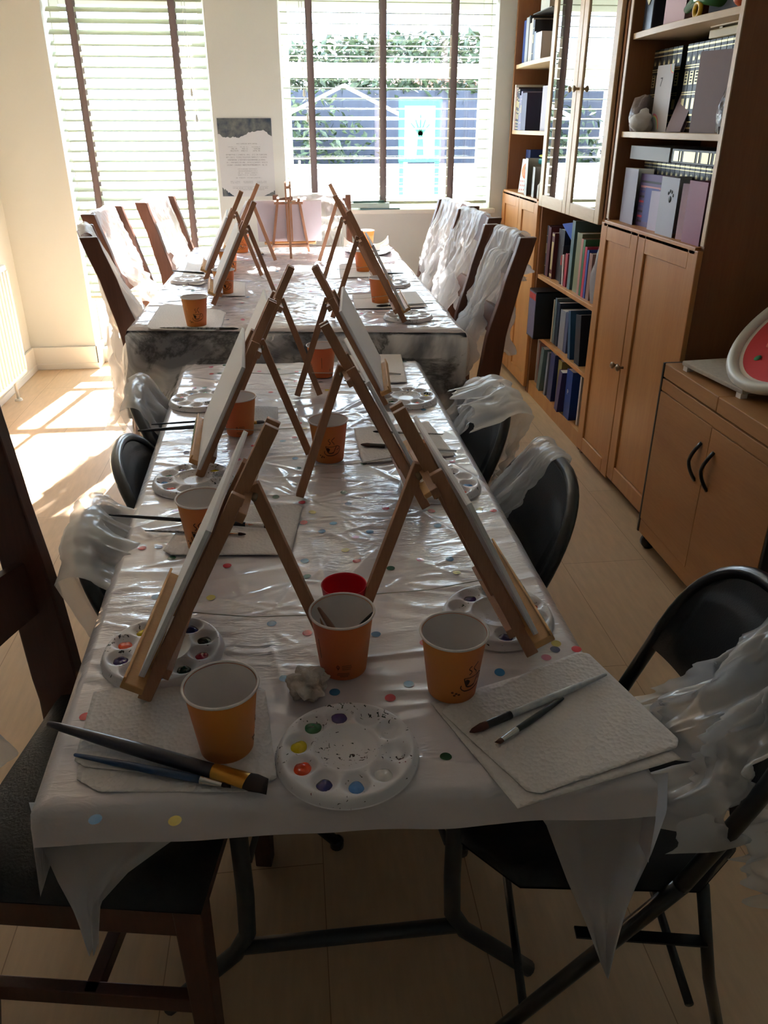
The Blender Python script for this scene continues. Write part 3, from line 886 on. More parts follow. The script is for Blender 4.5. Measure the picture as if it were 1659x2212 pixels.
# greeting cards
def card(y, z, w, h, col, label, x=1.47, ang=20, open_=60, print_=None, back=None, cat='card', rz=0.0, name='greeting_card'):
    root = thing(name, label, cat, (x, y, z), rz)
    t = .0012
    a = radians(open_/2)
    mb = MB()
    for s_, nm, m in ((1, 'front_leaf', col), (-1, 'back_leaf', back or col)):
        M = Matrix.Rotation(s_*a, 4, 'Z')
        o = MB().box(0, w, -t/2, t/2, 0, h, M=M).build(nm, colm(m, .6) if isinstance(m, tuple) else m, root)
    return root
def card_at(px0, py0, px1, py1, x, col, label, back=None, open_=40, flip=False, cat='card', name='greeting_card'):
    """card standing on the ledge whose front leaf fills the picture box"""
    pass
# upper shelf: z=1.468
c7 = card(3.44, 1.468, .15, .235, (232, 236, 232), 'white birthday card with a rainbow and the number 7', x=1.475, open_=50, rz=radians(-65), back=(190, 186, 188))
R7 = Matrix.Rotation(radians(25), 4, 'Z')
def onleaf(M, pts_fn): pass
M_pink = colm((232, 120, 150), .6); M_mint = colm((150, 210, 190), .6); M_lemon = colm((236, 220, 130), .6)
def arc_strip(mb, cx, cz, r0, r1, a0, a1, M, n=14, y=-.0009):
    vs = []
    for i in range(n+1):
        t = a0+(a1-a0)*i/n
        vs += [M @ Vector((cx+r0*cos(t), y, cz+r0*sin(t))), M @ Vector((cx+r1*cos(t), y, cz+r1*sin(t)))]
    mb.add(vs, [(2*i, 2*i+1, 2*i+3, 2*i+2) for i in range(n)])
ML = Matrix.Rotation(radians(-25), 4, 'Z')
lf = [c for c in c7.children if c.name.startswith('back_leaf')][0]
lf2 = [c for c in c7.children if c.name.startswith('front_leaf')][0]
for leaf, MM, sgn in ((lf, ML, -1),):
    for mm, r0, r1 in ((M_pink, .05, .056), (M_lemon, .044, .05), (M_mint, .038, .044)):
        b_ = MB(); arc_strip(b_, .02, .01, r0, r1, 0, pi/2*1.1, MM, y=sgn*.0009); arc_strip(b_, .148, .235, r0*.6, r1*.6, pi, 1.5*pi, MM, y=sgn*.0009)
        b_.build('rainbow_print', mm, leaf)
    text_mesh('number_print', '7', .045, M_ink_grey, leaf, M=MM @ Matrix.Translation((.05, sgn*.0012, .175)) @ Matrix.Rotation(pi/2, 4, 'X'))
card(3.20, 1.468, .13, .225, (150, 128, 136), 'mauve card standing half open behind the leaning card', x=1.52, open_=50, rz=radians(-75))
cl = card(3.27, 1.468, .10, .25, (146, 126, 134), 'mauve card leaning diagonally in the middle of the upper shelf', x=1.465, open_=8, rz=radians(-80))
cl.rotation_euler = (radians(-20), 0, radians(-78))
card(2.95, 1.468, .18, .25, (158, 150, 162), 'tall grey lilac card with a torn edge on the upper shelf', x=1.41, open_=8, rz=radians(-66))
# wrapped stone-like lumps
st = MB().blob((0, 0, .05), .05, .05, .075, nz=.5, seed=3, seg=20, rings=14)
o = st.build('gift_bag', mat('grey_crinkled_film', hexc(120, 106, 104), .35, bump=.6, bscale=40)); o.location = (1.46, 3.50, 1.468)
tag(o, 'crumpled grey gift bag at the far end of the upper shelf', 'bag')
st = MB().blob((0, 0, .035), .04, .05, .04, nz=.5, seed=8, seg=20, rings=14)
o = st.build('crumpled_tissue', mat('white_tissue', hexc(200, 196, 192), .6, bump=.4, bscale=40)); o.location = (1.43, 3.43, 1.468)
tag(o, 'crumpled white tissue beside the number 7 card', 'tissue')
st = MB().blob((0, 0, .06), .045, .04, .09, nz=.6, seed=12, seg=20, rings=14)
o = st.build('cellophane_bag', mat('dark_cellophane', hexc(90, 74, 70), .15, bump=.7, bscale=30)); o.location = (1.46, 2.76, 1.468)
tag(o, 'small shiny cellophane bag at the near end of the upper shelf', 'bag')
# ledge: z=1.115
card(3.53, 1.115, .16, .215, (226, 230, 226), 'white card with green sprigs at the far end of the cupboard top', x=1.43, open_=26, rz=radians(-80), back=(150, 146, 160))
sc = card(3.38, 1.115, .19, .20, (96, 80, 130), 'striped purple and blue card on the cupboard top', x=1.44, open_=10, rz=radians(-82))
lf = [c for c in sc.children if c.name.startswith('back_leaf')][0]
ML = Matrix.Rotation(radians(-5), 4, 'Z')
for i, cc in enumerate([(40, 30, 50), (200, 60, 90), (40, 30, 50), (60, 60, 140), (200, 60, 90), (40, 30, 50), (60, 60, 140), (210, 150, 160), (40, 30, 50)]):
    MB().box(.01, .18 if i > 6 else .05, -.0012, -.0008, .015+i*.019, .023+i*.019, M=ML).build('stripe_print', colm(cc, .6), lf)
MB().box(.055, .17, -.0014, -.0008, .02, .15, M=ML).build('blue_panel', colm((74, 80, 156), .6), lf)
card(3.225, 1.115, .12, .145, (196, 190, 214), 'small pale lilac card in front of the striped card', x=1.425, open_=16, rz=radians(-78))
card(3.13, 1.115, .045, .205, (190, 150, 160), 'narrow pink card standing edge-on on the cupboard top', x=1.42, open_=10, rz=radians(-40))
pw = card(3.10, 1.115, .15, .205, (200, 204, 216), 'white card with a paw print standing open on the cupboard top', x=1.405, open_=70, rz=radians(-55), back=(176, 180, 196))
card(2.93, 1.115, .12, .19, (196, 168, 184), 'pale pink card beside the paw print card', x=1.41, open_=20, rz=radians(-66))
card(2.86, 1.115, .135, .205, (168, 112, 138), 'dusky rose card nearest the camera on the cupboard top', x=1.40, open_=60, rz=radians(-60), back=(150, 96, 122))
lf = [c for c in pw.children if c.name.startswith('back_leaf')][0]
ML = Matrix.Rotation(radians(-35), 4, 'Z')
pm = MB()
for a, b, r_ in ((.09, .13, .012), (.072, .15, .006), (.085, .158, .006), (.1, .156, .006), (.112, .145, .006)):
    M = ML @ Matrix.Translation((a, -.001, b)) @ Matrix.Rotation(pi/2, 4, 'X')
    pm.lathe([(.0001, .0004), (r_, .0004), (r_, 0)], 14, M=M)
pm.build('paw_print', M_ink, lf)
# top shelf z=1.825
bt = thing('dark_tin', 'tall dark printed tin at the far end of the top shelf', 'tin', (1.47, 3.50, 1.825))
MB().box(-.04, .06, -.045, .045, 0, .24).build('body', colm((36, 38, 52), .3), bt, bevel=.006)
dm = Matrix.Rotation(pi/4, 4, 'X')
MB().box(-.043, -.041, -.012, .012, -.012, .012, M=Matrix.Translation((0, .0, .105)) @ dm).build('diamond_emblem', M_gilt, bt)
card(3.39, 1.825, .15, .25, (226, 196, 208), 'pink card standing beside the dark tin on the top shelf', x=1.45, open_=10, rz=radians(-80))
gx = MB().box(0, .2, 0, .38, 0, .3).build('grey_folder_box', colm((96, 96, 106), .5), bevel=.003); gx.location = (1.55, 2.86, 1.825)
tag(gx, 'large grey storage box at the back of the top shelf', 'box')
tu = MB().tube([(1.45, 3.2, 1.865), (1.44, 3.06, 1.895), (1.45, 2.95, 1.87)], [.012, .03, .024], 16)
tag(tu.build('toy_bottle', mat('green_clear_plastic', hexc(60, 120, 70), .15)), 'green and clear plastic toy lying on the top shelf', 'toy')
rg = MB().tube([(1.425, 3.06+.022*cos(t*pi/10), 1.85+.022*sin(t*pi/10)) for t in range(20)], .008, 10, closed=True)
tag(rg.build('toy_ring', mat('yellow_plastic', hexc(220, 180, 50), .3)), 'yellow plastic ring at the front of the top shelf', 'toy')
ba = MB().blob((0, 0, .035), .04, .035, .035, seg=20, rings=12)
o = ba.build('toy_ball', mat('orange_red_plastic', hexc(220, 110, 70), .3)); o.location = (1.44, 2.77, 1.825); tag(o, 'orange toy ball at the near end of the top shelf', 'ball')
pk = MB().blob((0, 0, .05), .03, .07, .05, nz=.5, seed=5, seg=20, rings=12)
o = pk.build('pink_toy_bag', mat('pink_film', hexc(200, 50, 90), .25)); o.location = (1.47, 3.2, 1.89); tag(o, 'bright pink wrapped toy resting on the top shelf toys', 'toy')

# far bookcase contents
def row(specs, z, y, x=XF+.03, step=-1):
    for t, h, d, col, lab, *rest in specs:
        y0 = y-t
        bd = rest[0] if rest else None
        book(y0, z, t, h, d, col, lab, x=x, bands=bd)
        y = y0-.002
B1 = [(.8, .01, .8), (.55, .2, .35), (.2, .01, .8)]
row([(.05, .225, .2, (48, 76, 150), 'blue speckled file at the window end of the far bookcase top shelf', None),
     (.055, .235, .2, (178, 184, 190), 'grey box file with black corners on the far bookcase top shelf', None),
     (.02, .24, .2, (40, 40, 44), 'black file beside the grey box file', None),
     (.035, .20, .17, (214, 206, 186), 'cream paperback beside the black file', None),
     (.03, .22, .17, (196, 190, 176), 'stone coloured paperback on the far bookcase top shelf', None),
     (.035, .21, .16, (44, 44, 50), 'black hardback with silver lettering on the far bookcase top shelf', B1),
     (.03, .15, .15, (120, 130, 150), 'short grey blue booklet on the far bookcase top shelf', None),
     (.12, .14, .15, (206, 202, 196), 'short white carton at the near end of the far bookcase top shelf', None)], 1.818, 5.35)
for i in range(5):
    book(5.06-.034*i, 1.818+.245, .032, .14, .16, (206, 206, 198), 'white matching paperback stacked above the files on the far bookcase', x=XF+.05, group='white paperbacks above the files')
bs = MB().box(0, .2, 0, .36, 0, .004).build('board', colm((90, 90, 92), .5)); bs.location = (1.44, 4.85, 1.818+.2405); tag(bs, 'thin grey board lying across the files on the far bookcase', 'board')
row([(.02, .25, .18, (226, 222, 216), 'tall white binder projecting at the window end of the middle far shelf', None),
     (.035, .235, .16, (150, 120, 120), 'brown pink spined hardback on the middle far shelf', B1),
     (.03, .235, .16, (60, 44, 44), 'dark brown gilt hardback on the middle far shelf', GB),
     (.03, .225, .16, (40, 50, 80), 'navy gilt hardback on the middle far shelf', GB),
     (.03, .19, .16, (120, 112, 140), 'lilac grey book on the middle far shelf, shorter of two', B1),
     (.03, .21, .16, (110, 104, 132), 'lilac grey book on the middle far shelf, taller of two', B1),
     (.10, .20, .16, (54, 44, 70), 'wide dark purple box set on the middle far shelf', None)], 1.46, 5.37, x=XF+.005)
sk_ = card(4.86, 1.46, .16, .225, (176, 170, 180), 'grey card printed with small skulls at the near end of the middle far shelf', x=XF+.03, open_=16, rz=radians(-80))
book(4.68, 1.46, .10, .25, .16, (60, 170, 180), 'turquoise book behind the grey printed card', x=1.52)
row([(.05, .235, .2, (34, 60, 120), 'dark blue file at the window end of the lowest far shelf', None),
     (.05, .235, .2, (30, 50, 104), 'second dark blue file on the lowest far shelf', None),
     (.03, .16, .15, (150, 70, 60), 'brick red paperback on the lowest far shelf', None),
     (.03, .165, .15, (80, 74, 70), 'dark grey paperback on the lowest far shelf', None),
     (.03, .16, .15, (206, 204, 200), 'white paperback on the lowest far shelf', None),
     (.03, .16, .15, (60, 52, 50), 'dark brown paperback on the lowest far shelf', B1),
     (.03, .165, .15, (70, 60, 60), 'brown black paperback at the near end of the lowest far shelf', B1)], 1.115, 5.36, x=1.5)
tq = MB().box(0, .15, 0, .26, 0, .03).build('turquoise_case', colm((50, 170, 176), .4), bevel=.006); tq.location = (1.46, 4.75, 1.115+.168); tag(tq, 'turquoise case lying on the paperbacks of the lowest far shelf', 'case')
yl = MB().blob((0, 0, 0), .07, .14, .012, seg=24, rings=8).build('yellow_disc_toy', colm((206, 210, 70), .4)); yl.location = (1.53, 4.9, 1.115+.168+.043); tag(yl, 'flat yellow green toy lying on the turquoise case', 'toy')
c9 = thing('number_card', 'white card with an orange disc and the number 9 on the far cupboard', 'card', (1.405, 5.14, 1.115), radians(-80))
c9.rotation_euler = (radians(-6), 0, radians(-72))
MB().box(0, .11, -.001, .001, 0, .19).build('leaf', M_paper, c9)
M9 = Matrix.Translation((.055, -.0012, .125)) @ Matrix.Rotation(pi/2, 4, 'X')
MB().lathe([(.0001, .0004), (.045, .0004), (.045, 0)], 28, M=M9).build('orange_disc', colm((240, 110, 40), .6), c9)
text_mesh('number_print', '9', .07, colm((80, 140, 60), .6), c9, M=Matrix.Translation((.055, -.0022, .125)) @ Matrix.Rotation(pi/2, 4, 'X'), offset=.002)
pd = MB()
for i in range(5):
    for j in range(3): pd.box(.012+i*.02, .018+i*.02, -.0016, -.001, .012+j*.024, .022+j*.024)
pd.build('confetti_print', colm((220, 90, 80), .6), c9)
card(4.99, 1.115, .14, .2, (176, 176, 172), 'large pale grey card standing open on the far cupboard', x=1.40, open_=60, rz=radians(-70), back=(160, 160, 158))
card(4.83, 1.115, .12, .16, (168, 168, 166), 'smaller grey printed card standing on the far cupboard', x=1.40, open_=40, rz=radians(-80))
bo = thing('glue_bottle', 'small white bottle at the near end of the far cupboard', 'bottle', (1.405, 4.665, 1.115))
MB().lathe([(.001, 0), (.018, 0), (.019, .01), (.019, .07), (.008, .082), (.007, .09)], 20).build('body', M_paper, bo)
MB().lathe([(.008, .09), (.008, .108), (.001, .11)], 16).build('cap', M_ink, bo)

# middle bookcase open shelves
z1 = .715
row([(.022, .27, .22, (50, 40, 46), 'dark patterned tall book at the far end of the upper open book shelf', B1),
     (.016, .27, .22, (120, 84, 92), 'slim dusky pink book on the upper open book shelf', None),
     (.03, .265, .22, (84, 34, 42), 'maroon hardback on the upper open book shelf', None)], z1, MY1-T-.03)
book(4.405, z1, .045, .245, .2, (96, 40, 42), 'red brown hardback with silver spine lettering on the upper open book shelf', bands=[(.95, .05, .8), (.5, .6, .7), (.08, .06, .8)])
book(4.30, z1, .10, .27, .2, (30, 24, 28), 'wide black album on the upper open book shelf', x=1.45)
book(4.245, z1, .022, .20, .18, (44, 40, 42), 'slim black book with a red spine label on the upper open book shelf')
MB().box(-.003, -.001, .004, .018, .10, .15).build('red_label', colm((200, 60, 50), .5), [o for o in C.objects if o.get('label', '').startswith('slim black book with a red')][0])
book(4.205, z1, .022, .16, .15, (190, 176, 170), 'short cream pamphlet leaning on the upper open book shelf', lean=radians(-8))
book(4.16, z1, .035, .17, .15, (170, 40, 60), 'short crimson book on the upper open book shelf')
book(4.09, z1, .045, .34, .2, (90, 120, 124), 'tall grey green folder reaching the top of the upper open book shelf')
book(3.985, z1, .075, .29, .2, (128, 128, 92), 'thick olive picture book on the upper open book shelf', x=XF+.035)
book(3.95, z1, .03, .27, .2, (190, 130, 116), 'salmon pink book on the upper open book shelf')
book(3.918, z1, .028, .27, .2, (50, 110, 70), 'green book on the upper open book shelf')
book(3.885, z1, .03, .24, .2, (200, 40, 76), 'raspberry red book on the upper open book shelf')
book(3.855, z1, .026, .23, .2, (50, 80, 170), 'bright blue book on the upper open book shelf')
book(3.80, z1, .045, .22, .2, (150, 110, 96), 'brown paperback at the near end of the upper open book shelf')
bg_ = MB().blob((0, 0, .14), .05, .045, .16, nz=.5, seed=21, seg=22, rings=16)
o = bg_.build('plastic_bag', M_apron_b); o.location = (1.46, 3.73, z1+.0); tag(o, 'crumpled clear bag stuffed at the near end of the upper open book shelf', 'bag')
bl = MB().add([(1.44, 4.33, z1+.30), (1.44, 4.13, z1+.33), (1.6, 4.13, z1+.30), (1.6, 4.33, z1+.28), (1.45, 4.15, z1+.22), (1.6, 4.15, z1+.2)], [(0, 1, 2, 3), (0, 1, 4), (3, 2, 5), (0, 4, 5, 3)])
tag(bl.build('blue_folder', colm((40, 90, 180), .35), solid=.002), 'blue plastic folder draped over the tall books below the glass doors', 'folder')
z2 = .385
cd = thing('dvd_box_set', 'black box set with four red and lilac spines projecting from the middle open shelf', 'box set', (XF-.055, 4.375, z2))
MB().box(0, .19, 0, .006, 0, .265).box(0, .19, .134, .14, 0, .265).box(0, .19, 0, .14, 0, .006).box(0, .19, 0, .14, .259, .265).box(.18, .19, 0, .14, 0, .265).build('slipcase', colm((22, 22, 26), .3), cd)
for i in range(4):
    s_ = MB().box(-.001, .17, .009+i*.031, .038+i*.031, .007, .257).build('case_spine', colm((110, 108, 140), .35), cd)
    MB().box(-.002, .0, .010+i*.031, .037+i*.031, .215, .25).build('red_title', colm((190, 60, 60), .35), s_)
book(4.30, z2, .02, .235, .2, (196, 186, 160), 'cream spined book beside the black box set')
book(4.262, z2, .03, .25, .2, (120, 140, 146), 'tall grey blue file on the middle open shelf')
book(4.205, z2, .05, .235, .2, (34, 50, 70), 'dark teal album on the middle open shelf')
book(4.10, z2, .085, .21, .18, (150, 152, 160), 'white speckled slipcase on the middle open shelf')
book(4.05, z2, .045, .215, .18, (90, 96, 130), 'grey violet paperback on the middle open shelf')
book(3.93, z2, .035, .25, .2, (44, 84, 122), 'blue book leaning on the middle open shelf', lean=radians(-13), x=XF+.015)
book(3.80, z2, .075, .255, .2, (24, 34, 52), 'thick navy book leaning on the middle open shelf', lean=radians(-9), x=XF+.02)
book(3.68, z2, .05, .22, .2, (90, 70, 58), 'brown book at the near end of the middle open shelf')
z3 = .08
book(4.53, z3, .018, .27, .2, (170, 160, 156), 'slim pale book at the far end of the bottom shelf')
book(4.50, z3, .02, .25, .2, (150, 120, 116), 'slim pinkish book second from the far end of the bottom shelf')
book(4.45, z3, .025, .22, .2, (190, 70, 46), 'orange red book on the bottom shelf', lean=radians(4))
book(4.36, z3, .05, .26, .2, (90, 116, 120), 'pale blue and green picture book leaning on the bottom shelf', lean=radians(9), x=XF+.0)
book(4.27, z3, .03, .255, .2, (120, 130, 150), 'grey blue annual leaning on the bottom shelf', lean=radians(4), x=XF+.01)
book(4.16, z3, .075, .27, .2, (40, 54, 110), 'thick dark blue annual on the bottom shelf', lean=radians(3), x=XF+.01)
book(4.08, z3, .06, .25, .2, (150, 146, 90), 'olive yellow book on the bottom shelf')
book(3.98, z3, .05, .23, .2, (72, 66, 120), 'purple magazine leaning on the bottom shelf', lean=radians(8), x=XF-.01)
pf = book(3.84, z3, .09, .26, .2, (24, 66, 150), 'bright blue folder marked with the letter P on the bottom shelf', x=XF+.01)
text_mesh('letter_print', 'P', .04, M_paper, pf, M=Matrix.Translation((-.002, .05, .14)) @ Matrix.Rotation(-pi/2, 4, 'Z') @ Matrix.Rotation(pi/2, 4, 'X'))
book(3.76, z3, .02, .26, .2, (206, 204, 204), 'slim white book at the near end of the bottom shelf')

# ------------------------------------------------------------------ trolley cabinet
tcx = thing('trolley_cabinet', 'low beech cabinet on castors with two doors and curved black handles', 'cabinet', (0, 0, 0))
TX, TY0, TY1, TZ = 1.30, 1.83, 2.63, .735
MB().box(TX, XR-.03, TY0+.012, TY1-.012, .06, TZ-.062).build('body', M_trolley, tcx)
MB().box(TX-.004, XR-.03, TY0, (TY0+TY1)/2-.001, TZ-.05, TZ).box(TX-.004, XR-.03, (TY0+TY1)/2+.001, TY1-.012, TZ-.05, TZ).build('top', M_trolley, tcx, bevel=.003)
MB().box(TX-.004, TX+.02, TY0+.012, TY1-.012, TZ-.098, TZ-.056).build('rail', M_trolley, tcx, bevel=.002)
for a, b in ((TY0, TY0+.012), (TY1-.012, TY1)):
    MB().box(TX-.006, XR-.03, a, b, .06, TZ-.0).build('side_panel', M_dark_edge, tcx, bevel=.002)
for a, b, hy in ((TY0+.014, 2.229, 2.19), (2.231, TY1-.014, 2.275)):
    d = MB().box(TX-.006, TX, a, b, .12, TZ-.102).build('door', M_trolley, tcx, bevel=.0015)
    pts = [(TX-.006-.026*sin(pi*i/12), hy+.012*(1-abs(2*i/12-1)) , .43+.135*i/12) for i in range(13)]
    MB().tube(pts, .006, 10, sx=1.3).build('handle', M_black_metal, d)
MB().box(TX-.004, TX+.01, TY0+.014, TY1-.014, .062, .118).build('kick_rail', M_trolley, tcx, bevel=.002)
for yy_ in (TY0+.05, TY1-.04):
    MB().tube([(TX+.03, yy_-.012, .03), (TX+.03, yy_+.012, .03)], .03, 16).box(TX+.01, TX+.05, yy_-.018, yy_+.018, .045, .062).build('castor', M_black_metal, tcx)
tl = thing('stone_board', 'pale stone trivet board with small feet on the trolley cabinet', 'board', (1.455, 2.375, TZ), radians(6))
MB().box(-.125, .15, -.17, .17, .016, .032).build('slab', mat('pale_stone', hexc(196, 186, 172), .8, var=.15, vscale=60, bump=.3, bscale=120), tl, bevel=.004)
for sx in (-.11, .12):
    for sy in (-.15, .15): MB().box(sx-.012, sx+.012, sy-.012, sy+.012, 0, .016).build('foot', M_paper, tl)
rn = MB().tube([(1.535+.07*cos(t*pi/14), 2.29+.07*sin(t*pi/14), TZ+.032+.008) for t in range(28)], .008, 10, closed=True)
tag(rn.build('plastic_ring', mat('mauve_plastic', hexc(176, 140, 158), .35)), 'mauve plastic ring lying on the stone board', 'ring')
# baby seat tray: white rim tube with patterned red fabric
bs = thing('play_tray', 'white rimmed oval play seat with red patterned fabric on the trolley cabinet', 'play seat', (1.575, 2.22, TZ+.03))
Mt = Matrix.Translation((.06, .03, .19)) @ Matrix.Rotation(radians(32), 4, 'Y') @ Matrix.Rotation(radians(-22), 4, 'X')
Mt = Matrix.Translation((.0, .0, .18)) @ Matrix.Rotation(radians(-38), 4, 'Y')
A_, B_ = .27, .26
MB().tube([Mt @ Vector((A_*cos(t*pi/32), B_*sin(t*pi/32), 0)) for t in range(64)], .019, 14, closed=True).build('rim', mat('ivory_plastic', hexc(214, 210, 200), .4), bs)
fb_ = MB()
def fab(u, v):
    t = u*2*pi; r_ = v
    return Mt @ Vector((A_*.98*r_*cos(t), B_*.98*r_*sin(t), -.03*(1-r_*r_)))
M_fabr = mat('red_fabric', hexc(206, 62, 66), .8); M_fabw = mat('white_fabric', hexc(222, 208, 196), .8)
fb_.grid(64, 10, fab, mfn=lambda u, v: 1 if v > .88 else 0)
fo = fb_.build('fabric', [M_fabr, M_fabw], bs, solid=.003)
for i, (a, b, r_, cc) in enumerate([(-.14, .02, .03, (60, 120, 160)), (-.1, .12, .022, (230, 120, 110)), (-.17, .09, .012, (70, 140, 90)), (-.06, -.05, .03, (60, 120, 160)), (-.02, .1, .025, (60, 150, 150)), (-.1, -.1, .012, (70, 140, 90)), (0, -.13, .03, (230, 140, 130))]):
    q = (a/A_)**2+(b/B_)**2
    M = Mt @ Matrix.Translation((a, b, -.03*(1-q)+.004))
    MB().lathe([(.0001, .0005), (r_, .0005), (r_, 0)], 18, M=M).build('spot_print', colm(cc, .8), fo)
lg = MB().tube([(.05-.2, .02, .01), (.05-.12, .02, .05)], .012, 8).tube([(.17, .17, .012), (.2, .1, .25)], .012, 8).tube([(.17, -.15, .012), (.2, -.1, .25)], .012, 8)
lg.build('support_leg', mat('ivory_leg', hexc(206, 202, 192), .4), bs)
# ------------------------------------------------------------------ near folding table
ZT = 0.740
NQ = [Vector((-.343, .768, 0)), Vector((.420, .732, 0)), Vector((.412, 2.72, 0)), Vector((-.392, 2.76, 0))]
def bil(Q, u, v):
    return (Q[0]*(1-u)+Q[1]*u)*(1-v) + (Q[3]*(1-u)+Q[2]*u)*v
ft = thing('folding_table', 'long folding table with grey steel legs under the dotted white cloth', 'table', (0, 0, 0))
MB().prism([(bil(NQ, a, b).x*.985, bil(NQ, a, b).y+(.012 if b == 0 else -.012)) for a, b in ((0, 0), (1, 0), (1, 1), (0, 1))], ZT-.045, ZT-.006).build('tabletop', M_white, ft, bevel=.006)
for Y, s_ in ((.95, 1), (2.45, -1)):
    for sx in (-1, 1):
        cx = .045
        MB().tube([(cx+sx*.182, Y, ZT-.05), (cx+sx*.182, Y, .30), (cx+sx*.186, Y, .20), (cx+sx*.21, Y, .15), (cx+sx*.30, Y, .06), (cx+sx*.345, Y, .014)], .0155, 12).build('leg', M_grey_metal, ft)
    MB().tube([(.045-.195, Y, .165), (.045+.195, Y, .165)], .014, 12).build('crossbar', M_grey_metal, ft)
    MB().tube([(.045-.17, Y, .38), (.045-.12, Y+s_*.1, .5), (.045-.02, Y+s_*.42, ZT-.055)], .006, 8).tube([(.045+.17, Y, .38), (.045+.12, Y+s_*.1, .5), (.045+.02, Y+s_*.42, ZT-.055)], .006, 8).build('brace', M_grey_metal, ft)

# ---- cloth
_rs = random.Random(42)
def make_creases(n, x0, x1, y0, y1, stars=()):
    out = []
    for i in range(n):
        cx, cy = x0+(x1-x0)*_rs.random(), y0+(y1-y0)*_rs.random()
        a = radians(_rs.gauss(0, 16)) if _rs.random() < .6 else radians(_rs.uniform(-80, 80))
        L = .04+.16*_rs.random()**1.4
        out.append((cx-L*cos(a), cy-L*sin(a), cx+L*cos(a), cy+L*sin(a), .0012+.0024*_rs.random(), .005+.010*_rs.random()))
    for sx, sy, k in stars:
        for j in range(k):
            a = 2*pi*j/k+_rs.random()*.5; L = .08+.16*_rs.random()
            out.append((sx+.01*cos(a), sy+.01*sin(a), sx+L*cos(a), sy+L*sin(a), .002+.0016*_rs.random(), .007+.006*_rs.random()))
    return out
def crease_index(cr, cell=.05):
    ix = {}
    for c in cr:
        m = c[5]*2
        for i in range(int((min(c[0], c[2])-m)//cell), int((max(c[0], c[2])+m)//cell)+1):
            for j in range(int((min(c[1], c[3])-m)//cell), int((max(c[1], c[3])+m)//cell)+1):
                ix.setdefault((i, j), []).append(c)
    return ix
def crease_h(ix, x, y, cell=.05):
    h = 0
    x += .006*nz3(x*9, y*9, 5.0); y += .006*nz3(x*8, y*8, 8.0)
    for ax, ay, bx_, by_, hh, w in ix.get((int(x//cell), int(y//cell)), ()):
        dx, dy = bx_-ax, by_-ay; l2 = dx*dx+dy*dy
        t = ((x-ax)*dx+(y-ay)*dy)/l2
        if t < 0 or t > 1: continue
        d = abs((x-ax)*dy-(y-ay)*dx)/sqrt(l2)
        if d > w*2: continue
        q = 1-d/(w*2)
        h = max(h, hh*q**1.5*min(1, 4*t, 4*(1-t)))
    return h
CR_N = crease_index(make_creases(250, -.4, .44, .97, 2.78, [(0.0, 1.6, 14), (.03, 1.2, 8), (-.08, 1.12, 7), (.3, 1.85, 7), (-.3, 1.45, 7)])+make_creases(16, -.36, .42, .74, .97))
CR_F = crease_index(make_creases(620, -.62, .6, 2.9, 5.1, [(.1, 3.4, 9), (.3, 3.2, 8), (.1, 4.1, 8), (-.2, 3.7, 8)]))
def near_h(x, y):
    return near_h0(x, y)*.5 + crease_h(CR_N, x, y)
def near_h0(x, y):
    a = ridge(x*2.1+.3*y, y*7.5+1.2*nz3(x*3, y*2), 3.1)
    b = ridge(x*6+3, y*5-x*3, 9.2)
    m = max(0, min(1, .5+1.6*nz3(x*1.7+5, y*1.3, 2.0)))
    k = 1.0 if y > .98 else max(.12, 1-(.98-y)*6)
    return .0035*k*m*(max(0, a-.8)*5)**1.5*.8 + .0018*k*max(0, b-.72)*3 + .0006*nz3(x*20, y*20)
def draped(name, Q, z, drops, hfn, nu, nv, mats, rsoft=.012, out=.012, parent=None, sway=.0):
    """drops: (left, right, front, back) overhang lengths"""
    dl, dr, df, db = drops
    def edge(d, D):
        # d >= 0 arc length past the edge -> (outward, down)
        q = min(d/rsoft, pi/2) if rsoft else pi/2
        o = rsoft*sin(q); dn = rsoft*(1-cos(q)); rest = max(0, d-rsoft*pi/2)
        return o+rest*.06, dn+rest
    ku = [(-dl*(1-i/8), 0) for i in range(8)] + [(0, i/nu) for i in range(nu+1)] + [(dr*(i+1)/8, 1) for i in range(8)]
    kv = [(-df*(1-i/8), 0) for i in range(8)] + [(0, i/nv) for i in range(nv+1)] + [(db*(i+1)/8, 1) for i in range(8)]
    mb = MB()
    eu = (Q[1]-Q[0]).normalized(); ev = (Q[3]-Q[0]).normalized()
    NU = len(ku); NV = len(kv)
    for dv, v in kv:
        for du, u in ku:
            p = bil(Q, u, v)
            ou, nu_ = edge(abs(du), dl); ov, nv_ = edge(abs(dv), df)
            dn = max(nu_, nv_) if not (du and dv) else max(nu_, nv_)
            p = p + eu*(ou*(1 if du > 0 else -1) if du else 0) + ev*(ov*(1 if dv > 0 else -1) if dv else 0)
            w = 1 if not (du or dv) else 0
            zz = z - dn + hfn(p.x, p.y)*w
            if dn > .01:
                f = sway*min(1, dn/.12)
                p = p + eu*(f*nz3(p.y*9, 4, zz*3) if du else 0) + ev*(f*nz3(p.x*9, 7, zz*3) if dv else 0)
            mb.v.append((p.x, p.y, zz))
    for j in range(NV-1):
        for i in range(NU-1):
            a = j*NU+i
            mb.f.append([a, a+1, a+NU+1, a+NU]); mb.mi.append(0); mb.sm.append(True)
    return mb
mb = draped('tablecloth', NQ, ZT, (.16, .16, .072, .05), near_h, 260, 620, None, rsoft=.018, sway=.012)
